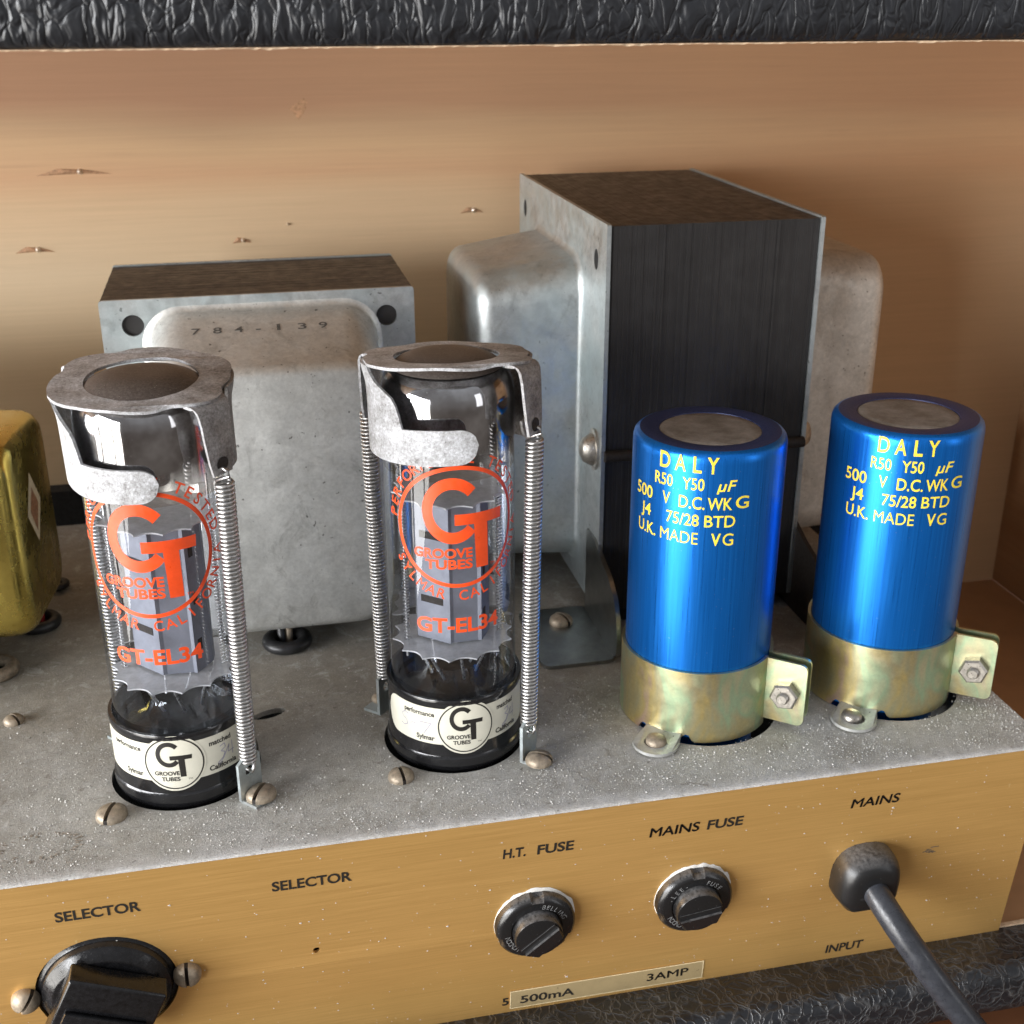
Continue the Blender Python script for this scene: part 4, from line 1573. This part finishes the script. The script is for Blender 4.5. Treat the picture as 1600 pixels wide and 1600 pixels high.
def lug_screw(x, y, label):
    t_ = thing("lug_screw", label, "screw", (x, y, 0), (0, 0, 0), "screws through the clamp lugs")
    MB().lathe([(0.245, 0.06), (0.25, 0.16), (0.225, 0.235), (0.15, 0.275), (0.001, 0.29)], 28).build("head", "aged_brass" if x < 16 else "bright_steel", t_, 50)
    return t_


lug_screw(14.08, 1.97, "brown domed screw in the clamp lug of the capacitor in front of the big transformer")
lug_screw(19.08, 1.98, "silver domed screw in the clamp lug of the capacitor at the chassis end")


# ================================================================== TRANSFORMERS
def bell_rings(y0, x0, x1, z0, z1, fx, fn, protr, taper_z=0.5, taper_x=0.12, rc=0.9, edge=0.42, zb=None):
    """rounded pressed bell: rings of rounded rectangles from the flange (o=0) out to o=protr"""
    rings = []
    n = 7

    def rr(k_in, o, tz, tx):
        r = max(0.25, rc - k_in * 0.5)
        return [fn(a, b, o) for a, b in rrect(x0 + tx + k_in, x1 - tx - k_in, z0 + k_in * 0.9 + tz * 0.25, z1 - tz - k_in, r, n)]
    # fillet to flange
    rings.append(rr(-0.16, 0.0, 0, 0))
    rings.append(rr(-0.06, 0.03, 0, 0))
    rings.append(rr(0.0, 0.12, 0, 0))
    m_ = 6
    for i in range(m_ + 1):
        t_ = i / m_
        o = 0.16 + (protr - edge - 0.16) * t_
        rings.append(rr(0.0, o, taper_z * t_, taper_x * t_))
    for i in range(1, 7):
        a = R(90 * i / 6)
        rings.append(rr(edge * (1 - math.cos(a)), protr - edge + edge * math.sin(a), taper_z, taper_x))
    return rings


# ---- output transformer, left: laminations stacked in depth
ot = thing("output_transformer", "lower grey transformer standing behind the left valve, stamped 784-139", "transformer", (5.86, 11, 0))
LX0, LX1, LZ0, LZ1 = 1.83 - 5.86, 9.90 - 5.86, 0.35, 9.23


def otf(a, b, o):
    return (a, -o, b)


mb = MB()
y = 0.05
while y < 4.55:
    w = 0.075
    a, b = random.uniform(-0.007, 0.007), random.uniform(-0.003, 0.003)
    mb.box(LX0 + 0.03 + a, LX1 - 0.03 + a, y, y + w * 0.992, LZ0 + 0.03, LZ1 - 0.04 + b)
    y += w
mb.build("lamination_stack", "lamination_steel_deep", ot, 0)["kind"] = "stuff"
hole = 0.28
v_, f2 = plate_data([rrect(LX0, LX1, LZ0, LZ1, 0.08, 2), circle(2.62 - 5.86, 8.56, hole, 24), circle(9.15 - 5.86, 8.49, hole, 24), circle(2.62 - 5.86, 1.05, hole, 24), circle(9.15 - 5.86, 1.05, hole, 24)], 0.10)
fb = MB().add(v_, f2, lambda x, y, z: (x, z, y)).build("front_bell", "zinc_plate", ot, 30)
mb = MB()
mb.loft([[(p[0], p[1] - 0.05, p[2]) for p in rg] for rg in bell_rings(0, 2.95 - 5.86, 8.85 - 5.86, 0.55, 8.85, 0, otf, 2.85, 0.80, 0.08, 0.95, 0.40)], False, True)
mb.build("bell_cover", "zinc_dull", fb, 50)
for i, chx in enumerate("784-139"):
    u0 = 4.10 - 5.86 + i * 0.53
    o_ = 1.12
    zc = 8.85 - 0.80 * (o_ - 0.16) / 2.27
    wd = {'-': 0.13, '1': 0.09}.get(chx, 0.22)
    hh = 0.03 if chx == '-' else 0.26
    mb = MB()
    put_text(mb, chx, u0, u0 + wd, 0, 0.26, lambda u, w: (u, -0.05 - (o_ - w * 0.94), zc + w * 0.33 + 0.012), 0.01)
    mb.build("stamped_digit", "faded_print", fb, 0)
v_, f2 = plate_data([rrect(LX0, LX1, LZ0, LZ1, 0.08, 2), circle(2.62 - 5.86, 8.56, hole, 16), circle(9.15 - 5.86, 8.49, hole, 16)], 0.10)
MB().add(v_, f2, lambda x, y, z: (x, z + 4.62, y)).build("rear_flange", "zinc_plate", ot, 30)
mb = MB()
for sx in (LX0 + 0.6, LX1 - 1.4):
    mb.box(sx, sx + 0.8, 0.3, 4.3, 0.0, 0.36)
mb.build("mounting_foot", "zinc_dull", ot, 0)

# ---- mains transformer, right: laminations stacked left to right
pt = thing("mains_transformer", "tall dark laminated transformer with grey bells behind the blue capacitors", "transformer", (14.4, 8, 0))
BY0, BY1, BZ0, BZ1 = 0.0, 9.86, 0.45, 11.16
BW = 5.69
mb = MB()
x = 0.06
while x < BW - 0.08:
    w = random.choice([0.055, 0.06, 0.06, 0.07])
    a = random.uniform(-0.008, 0.008) - (0.02 if random.random() < 0.05 else 0)
    b = random.uniform(-0.004, 0.004)
    mb.box(x, x + w * 0.96, BY0 + 0.05 + a, BY1 - 0.03, BZ0 + 0.02, BZ1 - 0.05 + b)
    x += w
mb.build("lamination_stack", "lamination_steel", pt, 0)["kind"] = "stuff"
MB().box(0.3, BW - 0.3, 0.3, BY1 - 0.3, 0.0, BZ0 + 0.1).build("mounting_base", "slot_dark", pt, 0)
for side in (0, 1):
    x0 = 0.0 if side == 0 else BW
    sg = -1 if side == 0 else 1
    mt = "zinc_plate" if side == 0 else "zinc_brown"
    hs = [circle(0.93, 10.14, 0.20, 20, 0.27), circle(9.05, 10.2, 0.20, 20, 0.27), circle(0.93, 1.4, 0.2, 20), circle(9.05, 1.4, 0.2, 20)]
    v_, f2 = plate_data([rrect(BY0, BY1, BZ0, BZ1, 0.06, 2)] + hs, 0.11)
    fp = MB().add(v_, f2, lambda yy, zz_, q: (x0 + q, yy, zz_)).build("end_bell", mt if side == 0 else "zinc_plate", pt, 30)

    def ef(a, b, o):
        return (x0 + sg * (o + 0.055), a, b)
    mb = MB()
    mb.loft(bell_rings(0, 2.15, 8.0, 1.05, 9.85, 0, ef, 2.85 if side == 0 else 3.35, 0.32, 0.22, 0.95, 0.48), False, True)
    mb.build("bell_cover", mt, fp, 50)
    mb = MB()
    for hy, hz in ((0.93, 10.14), (9.05, 10.2)):
        mb.lathe([(0.28, 0.0), (0.001, 0.0)], 16, lambda a, b, c_: (x0 + sg * 0.046, hy + a * 0.9, hz + b))
    mb.build("bolt_hole_shade", "black_void", fp, 0)  # black discs painted in as the shade inside the flange holes
    # through bolt head with washer on the flange
    mb = MB()
    mb.lathe([(0.58, 0.0), (0.58, 0.06), (0.46, 0.08), (0.42, 0.18), (0.32, 0.34), (0.14, 0.42), (0.001, 0.43)], 24, lambda a, b, c_: (x0 + sg * (c_ + 0.055), 0.62 + a * 0.8, 5.1 + b))
    mb.build("bolt_head", "bright_steel" if side == 0 else "aged_brass", pt, 40)
    # foot bracket: curved gusset plate and foot
    lp = [(-1.75, 0.0), (-2.1, 0.25), (-2.15, 0.7), (-2.05, 1.25), (-1.75, 1.75), (-1.2, 2.1), (-0.5, 2.3), (0.2, 2.6), (1.0, 2.6), (1.0, 0.0)]
    v_, f2 = plate_data([lp], 0.12)
    mb = MB()
    xb = x0 + (-0.07 if side == 0 else 0.10)
    mb.add(v_, f2, lambda yy, zz_, q: (xb + q, yy, zz_ + 0.02))
    fl_ = plate_data([rrect(0, 2.0, -2.02, 1.2, 0.25, 4), circle(1.0, 0.35, 0.16, 14)], 0.10)
    mb.add(fl_[0], fl_[1], lambda a, b, c_: (xb + sg * a, b, 0.06 + c_))
    mb.build("foot_bracket", "shaded_zinc" if side == 0 else "slot_dark", pt, 40)
mb = MB()
mb.tube([(0.02, -0.05, 5.1), (BW - 0.02, -0.05, 5.1)], 0.15, 12)
mb.build("through_bolt", "slot_dark", pt, 50)
screw((13.40, 8.32, 0.11), 0.33, 0.26, 30, "dim brass screw in the left foot of the tall transformer")
MB_or = thing("orange_lead", "short orange lead tucked under the right bell of the tall transformer", "wire", (20.9, 7.6, 0))
MB().tube([(0, 0, 1.9), (0.06, -0.1, 2.2), (0.0, 0.0, 2.6), (0.0, 0.3, 2.9)], 0.12, 10).build("insulation", "orange_wire", MB_or, 60)
MB().tube([(0.0, 0.0, 0.0), (0.05, 0.05, 0.9), (0.0, 0.0, 1.95)], 0.10, 10).build("sleeve", "rubber", MB_or, 60)

# ---- choke at the left edge
ck = thing("filter_choke", "golden rounded choke cover cut off by the left edge of the picture", "choke", (-3.2, 9.9, 0), (0, 0, R(-6)))
mb = MB()
x = -10.5
while x < 0.30:
    mb.box(x, x + 0.074, -2.4, 4.6, 0.05, 7.3 + random.uniform(-0.004, 0.004))  # core lengthened out of view to throw shade on the baffle
    x += 0.075
mb.build("lamination_stack", "lamination_steel", ck, 0)["kind"] = "stuff"
mb = MB()
rings = []
for o_, k, tz in ((0.38, -0.08, 0), (0.42, 0.0, 0), (1.4, 0.05, 0.03), (2.45, 0.10, 0.08), (2.65, 0.13, 0.10), (2.83, 0.22, 0.18), (2.95, 0.36, 0.3), (3.0, 0.52, 0.45)):
    rings.append([(o_, a, b) for a, b in rrect(-1.9 + k, 2.2 - k, 1.25 + tz * 0.9, 6.55 - tz, 0.75 - min(0.25, k * 0.4), 7)])
mb.loft(rings, False, True)
ckc = mb.build("bell_cover", "gold_passivate", ck, 60)

# diamond sticker and scratches on the shaded flank
def choke_side(u, w):
    # point on the outer face near its right-hand side
    return (3.0, u, w)


mb = MB()
mb.add([choke_side(-0.05, 5.3), choke_side(0.60, 4.35), choke_side(-0.05, 3.4), choke_side(-0.70, 4.35)], [(0, 1, 2, 3)], lambda x, y, z: (x + 0.012, y, z))
stk = mb.build("sticker", "sticker_cream", ckc, 0)
mb = MB()
mb.add([choke_side(-0.05, 4.9), choke_side(0.32, 4.35), choke_side(-0.05, 3.7), choke_side(-0.42, 4.35)], [(0, 1, 2, 3)], lambda x, y, z: (x + 0.018, y, z))
mb.build("sticker_print", "sticker_brown", ckc, 0)


# ================================================================== GROMMETS
def grommet(x, y, r, label, wire=None, mat="rubber"):
    t_ = thing("rubber_grommet", label, "grommet", (x, y, 0), (0, 0, 0), "rubber grommets in the chassis")
    prof = []
    for i in range(17):
        a = R(-60 + 270 * i / 16)
        prof.append((r * 0.72 + r * 0.28 * math.cos(a), 0.16 + r * 0.26 * math.sin(a)))
    MB().lathe(prof, 32).build("ring", mat, t_, 60)
    MB().lathe([(r * 0.55, 0.04), (0.001, 0.03)], 24).build("hole", "black_void", t_, 0)
    if wire:
        for k, m_ in enumerate(wire):
            a = 1.2 + 1.4 * k
            MB().tube([(0.2 * math.cos(a) * r, 0.2 * math.sin(a) * r, -0.4), (0.25 * math.cos(a) * r, 0.25 * math.sin(a) * r, 0.5), (0.5 * math.cos(a) * r, 0.9 * r, 0.9), (0.2 * k, 2.2 * r, 1.3)], 0.11, 10).build("wire", m_, t_, 60)
    return t_


grommet(5.83, 8.85, 0.68, "black rubber grommet under the front edge of the stamped transformer", ("aged_brass", "rubber"))
grommet(-0.94, 11.45, 0.62, "black rubber grommet with a red wire beside the golden choke", ("red_wire", "rubber"))
grommet(-0.73, 13.85, 0.38, "small black grommet behind the golden choke", None)
grommet(-1.75, 8.9, 0.66, "brownish grommet ring at the left edge of the chassis", None, "aged_brass")

# ================================================================== DUST
mb = MB()
tet = [(1, 1, 1), (-1, -1, 1), (-1, 1, -1), (1, -1, -1)]
tf = [(0, 1, 2), (0, 3, 1), (0, 2, 3), (1, 3, 2)]
random.seed(23)


def free(x, y):
    for (cx, cy), r in ((T1, 1.76), (T2, 1.76), (C1, 1.95), (C2, 1.95)):
        if (x - cx) ** 2 + (y - cy) ** 2 < r * r:
            return False
    return True


cnt = 0
while cnt < 9000:
    x = random.uniform(-2.5, XR)
    y = abs(random.gauss(0, 3.2)) + 0.25
    if y > 11 or not free(x, y):
        continue
    dens = 0.5 + 0.5 * mnoise.noise(Vector((x * 0.5, y * 0.5, 3))) + 0.35 * mnoise.noise(Vector((x * 1.7, y * 1.7, 9)))
    if random.random() > dens ** 2 * 1.6:
        continue
    s_ = random.choice([0.006, 0.007, 0.008, 0.008, 0.009, 0.010, 0.010, 0.016]) * random.uniform(0.6, 1.2)
    a = random.uniform(0, 6.28)
    c_, q = math.cos(a), math.sin(a)
    mb.add([(x + s_ * (p[0] * c_ - p[1] * q), y + s_ * (p[0] * q + p[1] * c_), s_ * 0.5 + s_ * 0.6 * p[2]) for p in tet], tf)
    cnt += 1
# heavier drift near the right-hand corner and round the bases
for k in range(600):
    x, y = random.choice([(22.7, 1.6), (22.9, 2.3), (13.0, 2.6), (5.6, 1.5), (11.6, 1.5), (19.0, 1.0)])
    x += random.gauss(0, 0.55)
    y += random.gauss(0, 0.5)
    if x > XR - 0.03 or y < 0.05 or not free(x, y):
        continue
    s_ = random.uniform(0.006, 0.02)
    mb.add([(x + s_ * p[0], y + s_ * p[1], s_ * 0.5 + s_ * 0.6 * p[2]) for p in tet], tf)
# specks clinging to the gold panel
for k in range(420):
    x, s = random.uniform(-1.5, XR - 0.1), random.uniform(0.15, 6.0)
    if (0.8 < s < 1.25 or s > 5.5) and any(a_ - 0.05 < x < b_ + 0.05 for a_, b_ in ((0.6, 2.35), (4.95, 6.7), (9.9, 11.65), (13.3, 15.65), (18.2, 19.5))):
        continue
    s_ = random.uniform(0.005, 0.014) * (2 if random.random() < 0.04 else 1)
    o_ = pan(x, s, s_ * 0.4)
    mb.add([(o_[0] + s_ * p[0] * 1.3, o_[1] + s_ * p[1] * 0.5, o_[2] + s_ * p[2] * 0.8) for p in tet], tf)
tag(mb.build("dust", "dust_white", None, 0), kind="stuff")
